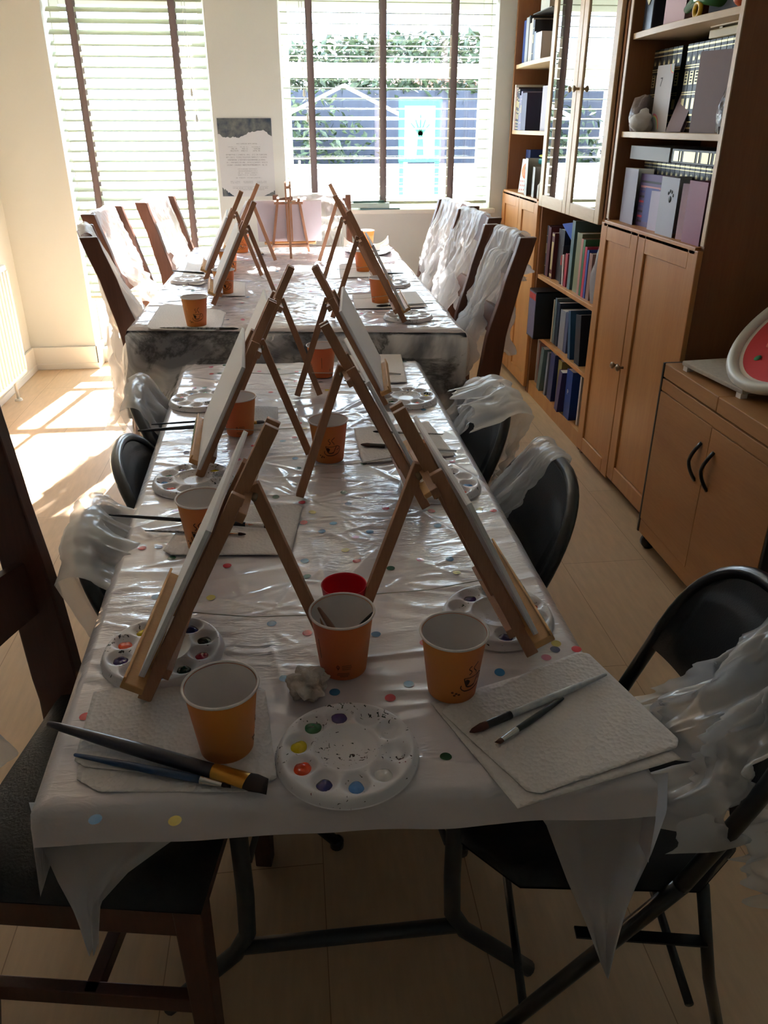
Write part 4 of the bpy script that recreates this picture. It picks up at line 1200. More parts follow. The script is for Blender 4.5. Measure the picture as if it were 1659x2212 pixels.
DOTS = '''963,1636,g 843,1509,r 883,1479,b 723,1496,b 615,1470,b 812,1373,b 664,1368,r 917,1389,r 1060,1400,r 1201,1392,y 1199,1404,n 1180,1421,p 1079,1456,b
663,1247,g 844,1228,g 986,1239,y 908,1212,p 971,1210,b 1092,1221,p 1093,1228,y 1065,1187,r 1044,1188,g 746,1189,y 768,1163,p 771,1213,r 658,1213,b 799,1150,b
743,1065,g 752,1089,b 833,1099,r 932,1105,r 1036,1101,y 1035,1107,n 1065,1105,r 1018,1115,p 945,1137,b 786,1003,g 977,999,p 943,1010,n 915,886,b
646,916,r 659,927,y 611,953,b 672,967,b 636,945,r 638,991,b 644,1012,g 675,1108,y 720,1132,b 695,1151,b 652,1086,r 656,1130,r 874,782,g 641,804,r 639,824,r
692,826,g 707,845,y 642,852,b 602,798,g 456,795,p 457,808,r 486,791,g 474,807,g 560,803,p 419,839,r 442,839,g 585,848,r 617,830,g 486,975,r 403,980,n
514,994,p 549,965,r 369,1177,p 307,1185,r 343,1183,n 371,1206,g 380,1105,p 491,1224,r 337,1290,b 456,1294,y 596,1075,g 184,1549,r 206,1771,b 378,1774,y 587,1348,b 1245,1404,r'''
for tok in DOTS.split():
    a, b, c_ = tok.split(',')
    p = atz(float(a), float(b), ZT)
    vs = [(p.x, p.y, ZT+near_h(p.x, p.y)+.0011)]
    for k in range(20):
        t = 2*pi*k/20; x = p.x+.0081*cos(t); y = p.y+.0081*sin(t)
        vs.append((x, y, ZT+near_h(x, y)+.0009))
    mb.add(vs, [(0, 1+k, 1+(k+1) % 20) for k in range(20)], mi='rgbnyp'.index(c_)+1, smooth=True)
# loose corners of the cloth hanging in folds at both front corners
def tail(mb, L_, R_, wav, seed, mi=7):
    """L_, R_: left and right edge polylines of (x, z), same count; plane y = wav fn"""
    n = len(L_)-1
    def fn(u, v):
        t = v*n; i = min(int(t), n-1); f = t-i
        lx = L_[i][0]*(1-f)+L_[i+1][0]*f; lz = L_[i][1]*(1-f)+L_[i+1][1]*f
        rx = R_[i][0]*(1-f)+R_[i+1][0]*f; rz = R_[i][1]*(1-f)+R_[i+1][1]*f
        x = lx*(1-u)+rx*u; z = lz*(1-u)+rz*u
        return (x, wav(x, z)+.008*sin(u*14+seed+v*2)*(.3+v), z)
    mb.grid(30, 30, fn, mi=mi)
tail(mb, [(-.364, .735), (-.366, .665), (-.358, .58), (-.345, .50), (-.338, .44)],
     [(-.16, .70), (-.19, .652), (-.262, .595), (-.305, .545), (-.325, .44)], lambda x, z: .768+.02*(.7-z), 1)
tail(mb, [(.24, .72), (.30, .655), (.345, .53), (.385, .43), (.435, .29)],
     [(.462, .725), (.474, .65), (.468, .56), (.452, .45), (.44, .285)], lambda x, z: .742+.03*(.7-z), 4)
tablecloth = mb.build('tablecloth', [M_cloth]+[M_dot[k] for k in 'rgbnyp']+[M_tail], solid=0)
tag(tablecloth, 'white confetti-dotted cloth under clear creased film on the near table', 'tablecloth')

# ------------------------------------------------------------------ far dining table
ZF = 0.820
FQ = [Vector((-.605, 3.03, 0)), Vector((.590, 2.865, 0)), Vector((.585, 5.02, 0)), Vector((-.585, 5.10, 0))]
dt = thing('dining_table', 'large dining table under the grey marble print cloth nearer the windows', 'table', (0, 0, 0))
MB().prism([(bil(FQ, a, b).x*.985, bil(FQ, a, b).y+(.012 if b == 0 else -.012)) for a, b in ((0, 0), (1, 0), (1, 1), (0, 1))], ZF-.05, ZF-.008).build('tabletop', M_chair_dark, dt, bevel=.005)
for a, b in ((.07, .06), (.93, .06), (.93, .94), (.07, .94)):
    p = bil(FQ, a, b)
    MB().box(p.x-.04, p.x+.04, p.y-.04, p.y+.04, 0, ZF-.05).build('leg', M_chair_dark, dt, bevel=.004)
mb = draped('marble_tablecloth', FQ, ZF-.004, (.36, .36, .36, .2), lambda x, y: .0, 40, 60, None, rsoft=.035, sway=.09)
tag(mb.build('marble_tablecloth', M_marble), 'grey veined marble print cloth hanging over the front of the far table', 'tablecloth')
def far_h(x, y):
    return far_h0(x, y)*.5+1.7*crease_h(CR_F, x, y)
def far_h0(x, y):
    a = ridge(x*2.0+.3*y, y*5.5+1.2*nz3(x*3, y*2), 13.1)
    b = ridge(x*5+3, y*7-x*3, 19.2)
    return .006*(max(0, a-.74)*4)**1.4*.8 + .003*max(0, b-.7)*3 + .0008*nz3(x*18, y*18)
mb = draped('plastic_cover', FQ, ZF+.002, (.05, .05, .03, .04), far_h, 240, 430, None, rsoft=.03, sway=.02)
rr = random.Random(11)
for i in range(88):
    u, v = .06+.88*rr.random(), .03+.94*rr.random()
    p = bil(FQ, u, v)
    vs = [(p.x, p.y, ZF+.002+far_h(p.x, p.y)+.0014)]
    for k in range(16):
        t = 2*pi*k/16; x = p.x+.0081*cos(t); y = p.y+.0081*sin(t)
        vs.append((x, y, ZF+.002+far_h(x, y)+.0012))
    mb.add(vs, [(0, 1+k, 1+(k+1) % 16) for k in range(16)], mi=rr.choice([1, 1, 2, 3, 4, 4, 6, 5]), smooth=True)
tag(mb.build('plastic_cover', [M_cloth_far]+[M_dot[k] for k in 'rgbnyp']), 'glossy creased dotted plastic cover on top of the far table', 'tablecloth')

# ------------------------------------------------------------------ paper towels
def towel(name, label, pts, z, curl=0.0, seed=0, group=None, off=None, rnd=.0, thick=.0012):
    P_ = [atz(a, b, z) for a, b in pts]
    c0 = (P_[0]+P_[1]+P_[2]+P_[3])/4
    Q = [p-c0 for p in P_]
    def fn(u, v):
        # rounded corners
        a, b = 2*u-1, 2*v-1
        if rnd:
            k = max(0, abs(a)+abs(b)-(2-rnd))
            a -= math.copysign(k*.5, a); b -= math.copysign(k*.5, b)
        p = bil(Q, (a+1)/2, (b+1)/2)
        h = .0008+.0012*(nz3(p.x*11+seed, p.y*11, seed)+.5)+curl*(abs(2*u-1)**4)*(abs(2*v-1)**3)
        return (p.x, p.y, h)
    mb = MB().grid(34, 34, fn)
    o = mb.build(name, M_towel, solid=thick); o.location = (c0.x, c0.y, z)
    return tag(o, label, 'paper towel', group)
towel('paper_towel', 'paper towel lying lowest under the big brushes at the near left corner', [(160, 1712), (590, 1712), (580, 1520), (196, 1520)], ZT+.002, seed=1, rnd=.25)
towel('paper_towel', 'upper white paper towel under the orange cup at the near left corner', [(158, 1655), (600, 1698), (572, 1482), (205, 1488)], ZT+.0055, seed=2, rnd=.12)
towel('paper_towel', 'lower paper towel showing beneath the large towel at the near right corner', [(1118, 1748), (1470, 1640), (1240, 1425), (930, 1520)], ZT+.002, seed=3)
towel('paper_towel', 'large white paper towel with two brushes at the near right corner', [(1150, 1722), (1478, 1610), (1262, 1405), (945, 1532)], ZT+.0055, seed=4, rnd=.1)
towel('paper_towel', 'white paper towel beneath the leftmost easel and cup in the middle left place', [(345, 1200), (628, 1200), (655, 1088), (420, 1098)], ZT+.004, seed=5, rnd=.18)
towel('paper_towel', 'white paper towel under two white brushes in the middle right place', [(783, 1002), (985, 985), (925, 912), (764, 926)], ZT+.004, seed=6)
towel('paper_towel', 'white paper towel at the back right place of the near table', [(752, 832), (880, 826), (866, 766), (738, 768)], ZT+.004, seed=7)
towel('paper_towel', 'white paper towel under the black brushes at the back left place of the near table', [(440, 925), (600, 930), (600, 880), (455, 872)], ZT+.004, seed=8)
towel('paper_towel', 'white paper towel hanging at the front left corner of the far table', [(312, 712), (475, 716), (490, 672), (350, 655)], ZF+.007, seed=9, rnd=.2)
towel('paper_towel', 'white paper towel in the middle left place of the far table', [(385, 612), (440, 618), (455, 572), (405, 570)], ZF+.008, seed=10, curl=.01)
towel('paper_towel', 'white paper towel behind the printed cup on the left of the far table', [(470, 640), (530, 640), (530, 610), (480, 606)], ZF+.008, seed=14)
towel('paper_towel', 'white paper towel under the front right cup of the far table', [(768, 668), (925, 664), (898, 630), (760, 638)], ZF+.008, seed=11)
towel('paper_towel', 'white paper towel under the middle right cup of the far table', [(735, 600), (850, 598), (838, 568), (732, 570)], ZF+.008, seed=12)
towel('paper_towel', 'curled paper towel at the far right end of the far table', [(745, 552), (850, 552), (838, 528), (742, 528)], ZF+.008, seed=13, curl=.05)

# ------------------------------------------------------------------ cups
CRT, CRB, CHH = .0485, .0355, .102
def cup_pt(ang, h, off=.0004):
    r = CRB+(CRT-.0015-CRB)*(h/CHH)+off
    return Vector((r*sin(ang), -r*cos(ang), h))
def cup_strokes(mb, strokes, ang0, h0, s, w=.0016):
    """strokes of (x, y, width) on the wall, x to the right seen from outside"""
    for st in strokes:
        pts = []
        for q in st: pts.append(cup_pt(ang0+q[0]*s/.042, h0+q[1]*s))
        for i in range(len(pts)-1):
            a, b = pts[i], pts[i+1]
            w0 = (st[i][2] if len(st[i]) > 2 else 1)*w; w1_ = (st[i+1][2] if len(st[i+1]) > 2 else 1)*w
            n = Vector((a.x, a.y, 0)).normalized(); d = (b-a)
            if d.length < 1e-7: continue
            sd = n.cross(d.normalized())
            mb.add([a+sd*w0/2, a-sd*w0/2, b-sd*w1_/2, b+sd*w1_/2], [(0, 1, 2, 3)])
def curve(f, n=16): return [f(i/n) for i in range(n+1)]
LOGO = [
    curve(lambda t: (-.5+1.0*t*1.0, .34-.06*sin(t*pi), .7), 10),
    curve(lambda t: (-.5+.12*t+.1*t*t, .34-.62*t, 1+.8*t), 10),
    curve(lambda t: (-.28+.5*t, -.28-.06*sin(pi*t), 1.6), 8),
    curve(lambda t: (.22+.26*t, -.28+.6*t, 1.0), 10),
    curve(lambda t: (.5+.32*sin(t*pi)+.0, .36-.42*t, .9), 12),
    curve(lambda t: (-.62-.12*sin(pi*t)+.2*t, -.12-.42*t, .9), 8),
    curve(lambda t: (-.42+1.1*t, -.54-.1*sin(pi*t)+.14*t, 1.2), 14),
    curve(lambda t: (.68+.2*sin(t*pi/2), -.4+.42*t, .8), 8),
    curve(lambda t: (-.22+.12*sin(t*2*pi)+.1*t, .5+.55*t, .9), 14),
    curve(lambda t: (.12+.12*sin(t*2*pi+1)+.06*t, .46+.7*t, .9), 14),
    curve(lambda t: (-.36+.14*t, .22-.4*t, 5*sin(pi*t)+.5), 8),
]
LOGO += [curve(lambda t, a=a, b=b: (a+.055*cos(2*pi*t), b+.04*sin(2*pi*t), .8), 10) for a, b in ((-1.1, -.58), (-.88, -.66), (-.98, -.78), (-.72, -.74))]
def make_cup(name, label, group=None, ang=0.0, fine=0.0):
    r = thing(name, label, 'cup', (0, 0, 0), 0, group)
    t = .0007
    MB().lathe([(.001, .006), (CRB-.0015, .006), (CRB-.001, 0), (CRB, 0), (CRT-.0015, CHH-.0005)], 48).build('body', M_cup, r)
    MB().lathe([(.0005, .0075), (CRB-.0015, .0075), (CRT-.0025, CHH-.001)], 48).build('inner_wall', M_cup_white, r)
    MB().tube([(CRT*cos(2*pi*k/48), CRT*sin(2*pi*k/48), CHH) for k in range(48)], .0019, 8, closed=True).build('rim', M_cup_white, r)
    lg = MB(); cup_strokes(lg, LOGO, ang, .038, .028)
    lg.build('coffee_cup_print', M_brown_print, r)
    # opposite side: leaf mark and rows of tiny lettering, upright side lettering
    sm = MB()
    a0 = ang+2.35
    leaf = [curve(lambda t: (.35*sin(pi*t), -.6+1.2*t, 1), 8), curve(lambda t: (-.35*sin(pi*t), -.6+1.2*t, 1), 8), [(0, -.9), (0, .2)]]
    cup_strokes(sm, [[(q[0]-.9, *q[1:]) for q in s_] for s_ in leaf], a0, .026, .0065, w=.0008)
    rr = random.Random(5)
    for row, (n, hh, x0) in enumerate(((8, .029, 0.2), (9, .0255, 0.2), (8, .022, 0.2), (11, .014, -1.0), (12, .011, -1.2), (8, .008, -.4))):
        x = x0
        for i in range(n):
            w_ = .12+.12*rr.random()
            cup_strokes(sm, [[(x, 0), (x+w_*.7, 0)], [(x, -.1), (x, .1)]], a0, hh, .0065, w=.0007)
            x += w_+.1
    for i in range(22):
        w_ = .0011
        cup_strokes(sm, [[(-.5, i*.3-.1), (-.1, i*.3-.1)], [(-.3, i*.3-.15), (-.3, i*.3+.1*rr.random())]], ang+1.5, .035, .0055, w=.0006)
    sm.build('small_lettering', M_brown_print, r)
    return r
cup0 = make_cup('paper_cup', 'orange paper cup', ang=0.0)
def put_cup(px, py, z, label, rot=0.0, r0=CRB, base=.0045, use=None):
    p = atz(px, py, z+base)
    loc = (p.x, p.y+r0*.95, z+base)
    if use: c = use; c.location = loc; c.rotation_euler = (0, 0, rot); c['label'] = label; return c
    return dup(cup0, loc, rot, label)
GC = None
put_cup(487, 1648, ZT+.003, 'plain-sided orange paper cup on the towel at the near left corner', rot=1.95, use=cup0)
for ch in list(cup0.children):
    if ch.name.startswith(('coffee_cup', 'small_let')): pass
put_cup(745, 1468, ZT, 'orange paper cup holding two brushes in front of the red tumbler', rot=-2.35-.12)
put_cup(985, 1518, ZT+.003, 'orange paper cup with coffee logo beside the big towel at the near right', rot=.55)
put_cup(442, 1193, ZT+.002, 'orange paper cup half behind the nearest left easel', rot=-.15)
put_cup(713, 1001, ZT, 'orange paper cup with coffee logo in the centre behind the right easel leg', rot=.1)
put_cup(518, 944, ZT+.001, 'orange paper cup with small lettering behind the second left easel', rot=-2.35)
put_cup(697, 817, ZT, 'orange paper cup at the far end of the near table between the easels', rot=-1.5)
put_cup(423, 706, ZF+.004, 'orange paper cup with coffee logo at the front left corner of the far table', rot=.25)
put_cup(485, 637, ZF+.002, 'orange paper cup with coffee logo behind the front left easel of the far table', rot=.35)
put_cup(494, 588, ZF+.002, 'orange paper cup partly hidden behind the second cup on the left of the far table', rot=.9)
put_cup(522, 546, ZF+.002, 'orange paper cup farthest back on the left of the far table', rot=.2)
put_cup(824, 657, ZF+.002, 'orange paper cup at the front right place of the far table', rot=2.8)
put_cup(787, 589, ZF+.002, 'orange paper cup in the middle right place of the far table', rot=2.8)
put_cup(793, 538, ZF+.002, 'orange paper cup at the far right end of the far table', rot=2.8)
rc = thing('red_tumbler', 'bright red plastic tumbler behind the orange cup with brushes', 'tumbler', (0.055, 1.085, ZT+.004))
MB().lathe([(.001, .001), (.024, 0), (.026, .003), (.0365, .088), (.0372, .09), (.0362, .091), (.035, .088), (.0245, .006), (.001, .005)], 48).build('body', M_red_cup, rc)

# ------------------------------------------------------------------ palettes
def pal_h(r, t):
    H = .0135
    h = H
    if r > .088: h = H*(1-((r-.088)/.007)**2*1.0)
    # centre well
    def well(d, R, dep):
        if d >= R+.004: return 0
        if d > R: q = (R+.004-d)/.004; return dep*.25*q*q
        q = d/R
        return dep*min(1, .25+1.6*(1-q)) if q > .5 else dep
    dd = well(r, .041, .0072)
    best = 0
    for k in range(10):
        a = 2*pi*k/10
        d = hypot(r*cos(t)-.0655*cos(a), r*sin(t)-.0655*sin(a))
        best = max(best, well(d, .0172, .0098))
    ring = .0012*math.exp(-((r-.0445)/.0016)**2)
    return h-max(dd, best)+ring
pm_ = MB()
NR, NTH = 44, 150
rads = [.0005+.0945*(i/NR) for i in range(NR+1)]
pm_.grid(NTH, NR, lambda u, v: (rads[int(round(v*NR))]*cos(2*pi*u), rads[int(round(v*NR))]*sin(2*pi*u), pal_h(rads[int(round(v*NR))], 2*pi*u)))
pm_.grid(NTH, 1, lambda u, v: ((.095+.0012*v)*cos(2*pi*u), (.095+.0012*v)*sin(2*pi*u), .0009*(1-v)+.0002))
pal_mesh = pm_.build('palette_dish', M_palette)
def blob_mesh(name, m, seed):
    mb = MB()
    def fn(u, v):
        t = 2*pi*u; r = v
        k = 1+.22*nz3(cos(t)*1.3+seed*3.7, sin(t)*1.3, seed)
        x, y = .0138*r*k*cos(t), .0122*r*k*sin(t)
        h = .0046*(1-r**2.6)*(1+.35*nz3(x*160+seed, y*160, seed*2))
        return (x, y, h)
    mb.grid(22, 8, fn)
    me = mb.build(name, m); d = me.data; bpy.data.objects.remove(me); return d
PBLOB = {}
def palette(px, py, z, paints, label, rot=0.0, name='paint_palette', direct=None):
    p = direct or atz(px, py, z+.012)
    r = thing(name, label, 'palette', (p.x, p.y, z+.003), rot)
    d = pal_mesh.copy(); C.objects.link(d); d.parent = r; d.name = 'dish'
    rr = random.Random(int(px*7+py))
    for k, cn in enumerate(paints):
        if not cn: continue
        a = 2*pi*k/10
        key = (cn, k % 3)
        if key not in PBLOB: PBLOB[key] = blob_mesh('paint', M_paint[cn], k % 3+1)
        o = bpy.data.objects.new('paint', PBLOB[key]); C.objects.link(o); o.parent = r
        o.location = (.0655*cos(a)+.001*(rr.random()-.5), .0655*sin(a)+.001*(rr.random()-.5), .0038)
        o.rotation_euler = (0, 0, rr.random()*6); s_ = .85+.25*rr.random(); o.scale = (s_, s_, .8+.5*rr.random())
        o['label'] = cn.replace('_', ' ')+' paint'
    return r
# well k sits at angle 36k degrees from +x, anticlockwise seen from above
palette(750, 1618, ZT+.001, [None, None, 'violet', 'green', 'yellow', 'orange', 'navy', 'sky', 'white', None], 'round white palette with bright paints at the near centre of the table', rot=radians(24))
palette(352, 1402, ZT, ['dark_green', 'navy', None, 'yellow', 'orange', 'violet', 'orange', 'sky', 'dark_green', 'crimson'], 'splattered round palette below the nearest left easel', rot=radians(18))
palette(1075, 1325, ZT, ['green', 'orange', None, None, 'violet', None, None, None, 'navy', None], 'round palette with orange and green paint beside the nearest right easel', rot=radians(-20))
palette(418, 1034, ZT, ['white', 'yellow', None, 'violet', 'green', 'sky', 'red', 'navy', None, None], 'round palette in the middle left place of the near table', rot=radians(10))
palette(950, 1043, ZT, ['sky', None, 'navy', 'dark_green', None, 'white', None, None, None, 'orange'], 'round palette in the middle right place of the near table', rot=radians(-15))
palette(434, 862, ZT, [None, 'dark_green', 'green', 'sky', 'red', 'navy', None, None, 'white', None], 'round palette at the back left place of the near table', rot=radians(12))
palette(877, 857, ZT, ['yellow', None, 'violet', None, None, 'dark_green', 'green', None, 'red', None], 'round palette at the back right place of the near table', rot=radians(5))
palette(412, 603, ZF+.004, ['navy', None, 'white', None, None, 'sky', None, None, None, None], 'round palette at the middle left place of the far table', rot=.3)
palette(882, 681, ZF+.003, [None, 'green', None, None, None, 'navy', None, 'white', None, None], 'round palette at the front right corner of the far table', rot=.5)
palette(843, 611, ZF+.003, [None, None, 'navy', None, None, None, 'green', None, None, None], 'round palette behind the front right cup of the far table', rot=.2)
palette(818, 562, ZF+.003, [None, None, None, None, 'white', None, None, None, None, None], 'round palette at the far right end of the far table', rot=.9)
bpy.data.objects.remove(pal_mesh)

# ------------------------------------------------------------------ brushes
def brush(p0, p1, label, rh=.0035, col=(30, 30, 36), ferr='silver', br='round', hw=.006, brc=(40, 26, 24), flen=.028, blen=.02, group=None, tipc=None, fcol=None, name='paint_brush'):
    """p0: end of the handle, p1: tip of the bristles"""
    p0 = Vector(p0); p1 = Vector(p1); Ln = (p1-p0).length
    r = thing(name, label, 'paint brush', p0, 0, group)
    r.rotation_euler = (p1-p0).to_track_quat('Y', 'Z').to_euler()
    hl = Ln-flen-blen
    n = 12; pts = []; rs = []
    for i in range(n+1):
        u = i/n
        pts.append((0, hl*u, 0)); rs.append(rh*(.42+.58*math.sin(min(1, u*1.05+.05)*pi*.62)) if i else rh*.25)
    pts.insert(1, (0, hl*.006, 0)); rs.insert(1, rh*.42)
    MB().tube(pts, rs, 12).build('handle', mat('handle_%d_%d_%d' % col, hexc(*col), .35, coat=.25, col2=hexc(*tipc) if tipc else None, vscale=90) if (col, tipc) not in _hm else _hm[(col, tipc)], r)
    _hm[(col, tipc)] = r.children[0].data.materials[0]
    fm = {'silver': M_ferr, 'gold': M_gold, 'black': M_black_metal}[ferr]
    fw_ = hw if br == 'flat' else rh*1.05
    fb_ = MB()
    segs = 16; vs = []
    for u in (0, .12, .16, .2, .5, 1):
        rx = rh*1.03*(1-u)+fw_*u; rz = rh*1.03*(1-u)+(rh*.55 if br == 'flat' else rh)*u
        k = 1.07 if u in (.12, .2) else 1
        for s_ in range(segs):
            t = 2*pi*s_/segs; vs.append((rx*k*cos(t), hl+flen*u, rz*k*sin(t)))
    fs = [(i*segs+a, i*segs+(a+1) % segs, (i+1)*segs+(a+1) % segs, (i+1)*segs+a) for i in range(5) for a in range(segs)]
    fb_.add(vs, fs, 0, True)
    fb_.build('ferrule', fm, r)
    bb = MB(); vs = []
    rz0 = rh*.55 if br == 'flat' else rh
    prof = [(0, 1, 1), (.35, 1.12, 1), (.8, 1.0 if br == 'flat' else .7, .6), (1, .96 if br == 'flat' else .12, .2)]
    for u, kx, kz in prof:
        for s_ in range(segs):
            t = 2*pi*s_/segs; vs.append((fw_*kx*cos(t)*.95, hl+flen*.97+blen*u+(fw_*.35*cos(t) if (br == 'flat' and u == 1) else 0), rz0*kz*sin(t)))
    fs = [(i*segs+a, i*segs+(a+1) % segs, (i+1)*segs+(a+1) % segs, (i+1)*segs+a) for i in range(3) for a in range(segs)] + [tuple(range(3*segs, 4*segs))]
    bb.add(vs, fs, 0, True)
    bb.build('bristles', colm(brc, .8), r)
    return r
_hm = {}
M_ferr = mat('silver_ferrule', hexc(200, 200, 200), .25, metal=.9)
M_gold = mat('gold_ferrule', hexc(190, 140, 60), .28, metal=.8)
def bpx(a, b, z0, z1=None): 
    z1 = z0 if z1 is None else z1
    return atz(a[0], a[1], z0), atz(b[0], b[1], z1)
Z1 = ZT+.013
p = bpx((103, 1563), (580, 1700), ZT+.02, ZT+.017); brush(*p, 'large flat brush with glossy navy handle and gold ferrule at the near left corner', rh=.0098, col=(26, 24, 44), ferr='gold', br='flat', hw=.0135, flen=.048, blen=.03)
p = bpx((160, 1630), (500, 1697), ZT+.0135, ZT+.0125); brush(*p, 'slim blue brush with silver ferrule in front of the large navy brush', rh=.0054, col=(28, 62, 104), br='flat', hw=.0045, flen=.03, blen=.012)
p = bpx((1310, 1456), (1013, 1582), Z1, ZT+.013); brush(*p, 'white handled brush with black ferrule and brown point on the near right towel', rh=.0055, col=(222, 222, 220), ferr='black', flen=.042, blen=.03, brc=(84, 50, 40), tipc=(190, 196, 206))
p = bpx((1217, 1508), (1073, 1606), ZT+.012, ZT+.012); brush(*p, 'short grey brush with silver ferrule on the near right towel', rh=.0045, col=(54, 60, 60), br='flat', hw=.004, flen=.03, blen=.011, brc=(96, 66, 50))
p = bpx((235, 1112), (592, 1137), ZT+.018, ZT+.012); brush(*p, 'long black handled brush passing behind the middle left cup', rh=.005, col=(26, 26, 32), br='round', flen=.04, blen=.02)
p = bpx((313, 1146), (532, 1154), ZT+.010, ZT+.010); brush(*p, 'thin speckled white brush behind the middle left cup', rh=.0032, col=(200, 198, 198), tipc=(60, 60, 70), flen=.02, blen=.016)
p = bpx((297, 931), (573, 911), ZT+.018, ZT+.014); brush(*p, 'broad black handled brush with square dark bristles behind the second left easel', rh=.006, col=(24, 26, 36), ferr='gold', br='flat', hw=.011, flen=.03, blen=.024)
p = bpx((327, 917), (540, 903), ZT+.014, ZT+.010); brush(*p, 'slim black brush lying beside the broad black handled brush', rh=.0035, col=(30, 34, 40))
p = bpx((957, 938), (805, 932), ZT+.010); brush(*p, 'thin white brush with dark flecks on the middle right towel', rh=.003, col=(208, 206, 204), tipc=(60, 60, 64), flen=.018, blen=.014, ferr='black')
p = bpx((986, 974), (778, 960), ZT+.011); brush(*p, 'white brush with black ferrule and dark point on the middle right towel', rh=.0052, col=(206, 204, 202), ferr='black', flen=.04, blen=.026, brc=(60, 36, 30))
p = bpx((866, 808), (729, 798), ZT+.011); brush(*p, 'white brush with dark bristles at the back right place of the near table', rh=.005, col=(206, 200, 192), ferr='black', flen=.035, blen=.026, brc=(46, 34, 30))
p = bpx((840, 826), (742, 822), ZT+.011); brush(*p, 'thin white brush just in front of the dark bristled brush at the back right', rh=.003, col=(196, 190, 184), tipc=(110, 110, 110), flen=.02, blen=.014)
p = bpx((345, 708), (516, 710), ZF+.016); brush(*p, 'white and black brush along the front edge of the far table', rh=.005, col=(196, 196, 192), tipc=(70, 70, 70), ferr='black', flen=.04, blen=.03, brc=(30, 30, 30))
p = bpx((372, 585), (442, 590), ZF+.014); brush(*p, 'dark brush on the left edge of the far table', rh=.005, col=(40, 40, 44), ferr='black')
p = bpx((935, 655), (812, 661), ZF+.014); brush(*p, 'white brush with black point at the front right of the far table', rh=.0045, col=(206, 204, 200), ferr='black', flen=.05, blen=.03, brc=(40, 30, 28))
p = bpx((872, 590), (800, 592), ZF+.014); brush(*p, 'dark brush behind the front right cup of the far table', rh=.0045, col=(40, 46, 50))
p = bpx((562, 541), (562, 549), ZF+.012); brush(p[0], p[0]+Vector((.02, -.16, 0)), 'small gold ferruled brush near the far left cup', rh=.005, col=(150, 130, 110), ferr='gold', br='flat', hw=.008)
p = bpx((822, 541), (755, 548), ZF+.014); brush(*p, 'dark brush on the curled towel at the far end of the far table', rh=.004, col=(50, 50, 56))
# two brushes standing in the middle cup
cb = atz(745, 1468, ZT+.0045); cb.y += CRB*.95
brush((cb.x-.035, cb.y-.012, ZT+.122), (cb.x+.012, cb.y+.010, ZT+.016), 'pale wooden brush standing in the orange cup by the red tumbler', rh=.0048, col=(150, 110, 92), flen=.03, blen=.02)
brush((cb.x+.047, cb.y-.006, ZT+.104), (cb.x-.012, cb.y+.01, ZT+.016), 'black brush leaning right inside the orange cup by the red tumbler', rh=.005, col=(20, 20, 22), flen=.03, blen=.02)
# crumpled tissue
tb = MB().blob((0, 0, 0), .030, .026, .024, seg=60, rings=40)
vs = []
for v in tb.v:
    d = Vector(v).normalized(); q = 1+.5*nz3(d.x*1.8, d.y*1.8, d.z*1.8)+.25*abs(nz3(d.x*3, d.y*3, d.z*3+4))-.1+.04*nz3(d.x*9, d.y*9, d.z*9)
    vs.append((v[0]*q, v[1]*q, max(-.019, v[2]*q)))
tb.v = vs
o = tb.build('crumpled_tissue', mat('used_tissue', hexc(226, 218, 212), .85, col2=hexc(198, 184, 170), vscale=35, bump=.4, bscale=120))
p = atz(668, 1478, ZT+.02); o.location = (p.x, p.y, ZT+.022); tag(o, 'crumpled paint stained tissue between the two centre cups', 'tissue')
# ------------------------------------------------------------------ easels and canvases
LA = radians(63)
def fp(x, d, off=0.0):
    """point on the leaning front plane: x across, d up the slope, off = towards the sitter"""
    return Vector((x, -.135+cos(LA)*d-sin(LA)*off, sin(LA)*d+cos(LA)*off))
def make_easel(m, label):
    r = thing('table_easel', label, 'easel')
    nrm = (0, -sin(LA), cos(LA))
    for sx in (-1, 1):
        MB().bar(fp(sx*.105, .006), fp(sx*.056, .345), .013, .020, up=nrm).build('leg', m, r, bevel=.0012)
    ms = MB()
    for sx in (-1, 1): ms.bar(fp(sx*.0125, .075, -.004), fp(sx*.0125, .438, -.004), .009, .020, up=nrm)
    ms.bar(fp(0, .405, -.004), fp(0, .420, -.004), .016, .018, up=nrm)
    ms.build('mast', m, r, bevel=.001)
    MB().bar(fp(-.078, .325, -.014), fp(.078, .325, -.014), .016, .012, up=nrm).build('crossbar', m, r, bevel=.001)
    MB().bar(fp(-.10, .055, -.014), fp(.10, .055, -.014), .018, .012, up=nrm).build('lower_rail', m, r, bevel=.001)
    tr = MB().bar(fp(-.148, .052, .024), fp(.148, .052, .024), .012, .032, up=nrm)
    tr.bar(fp(-.148, .058, .038), fp(.148, .058, .038), .018, .004, up=nrm)
    tr.build('tray', M_tray, r, bevel=.0015)
    MB().bar(fp(0, .342, -.014), Vector((0, .135, .004)), .013, .018, up=(0, 1, 0)).build('rear_leg', m, r, bevel=.0012)
    MB().tube([fp(.0, .33, -.024)+Vector((-.02, 0, 0)), fp(0, .33, -.024)+Vector((.02, 0, 0))], .004, 10).build('hinge', M_knob, r)
    cd = MB().tube([fp(0, .10, -.012), fp(0, .10, -.012).lerp(Vector((0, .107, .075)), .5)+Vector((0, 0, -.006)), Vector((0, .107, .075))], .0009, 6)
    cd.build('cord', M_cord, r)
    return r
def make_canvas(label, w=.362, h=.256, cx=0.0, t=.006):
    r = thing('canvas_board', label, 'canvas')
    nrm = (0, -sin(LA), cos(LA))
    d0 = .062
    MB().bar(fp(cx, d0, .0165+t/2-.0), fp(cx, d0+h, .0165+t/2), w, t, up=nrm).build('canvas_face', M_canvas, r, bevel=.0008)
    MB().bar(fp(cx, d0+.0005, .0155), fp(cx, d0+h-.0005, .0155), w-.001, .0028, up=nrm).build('canvas_back', M_canvas_edge, r)
    return r
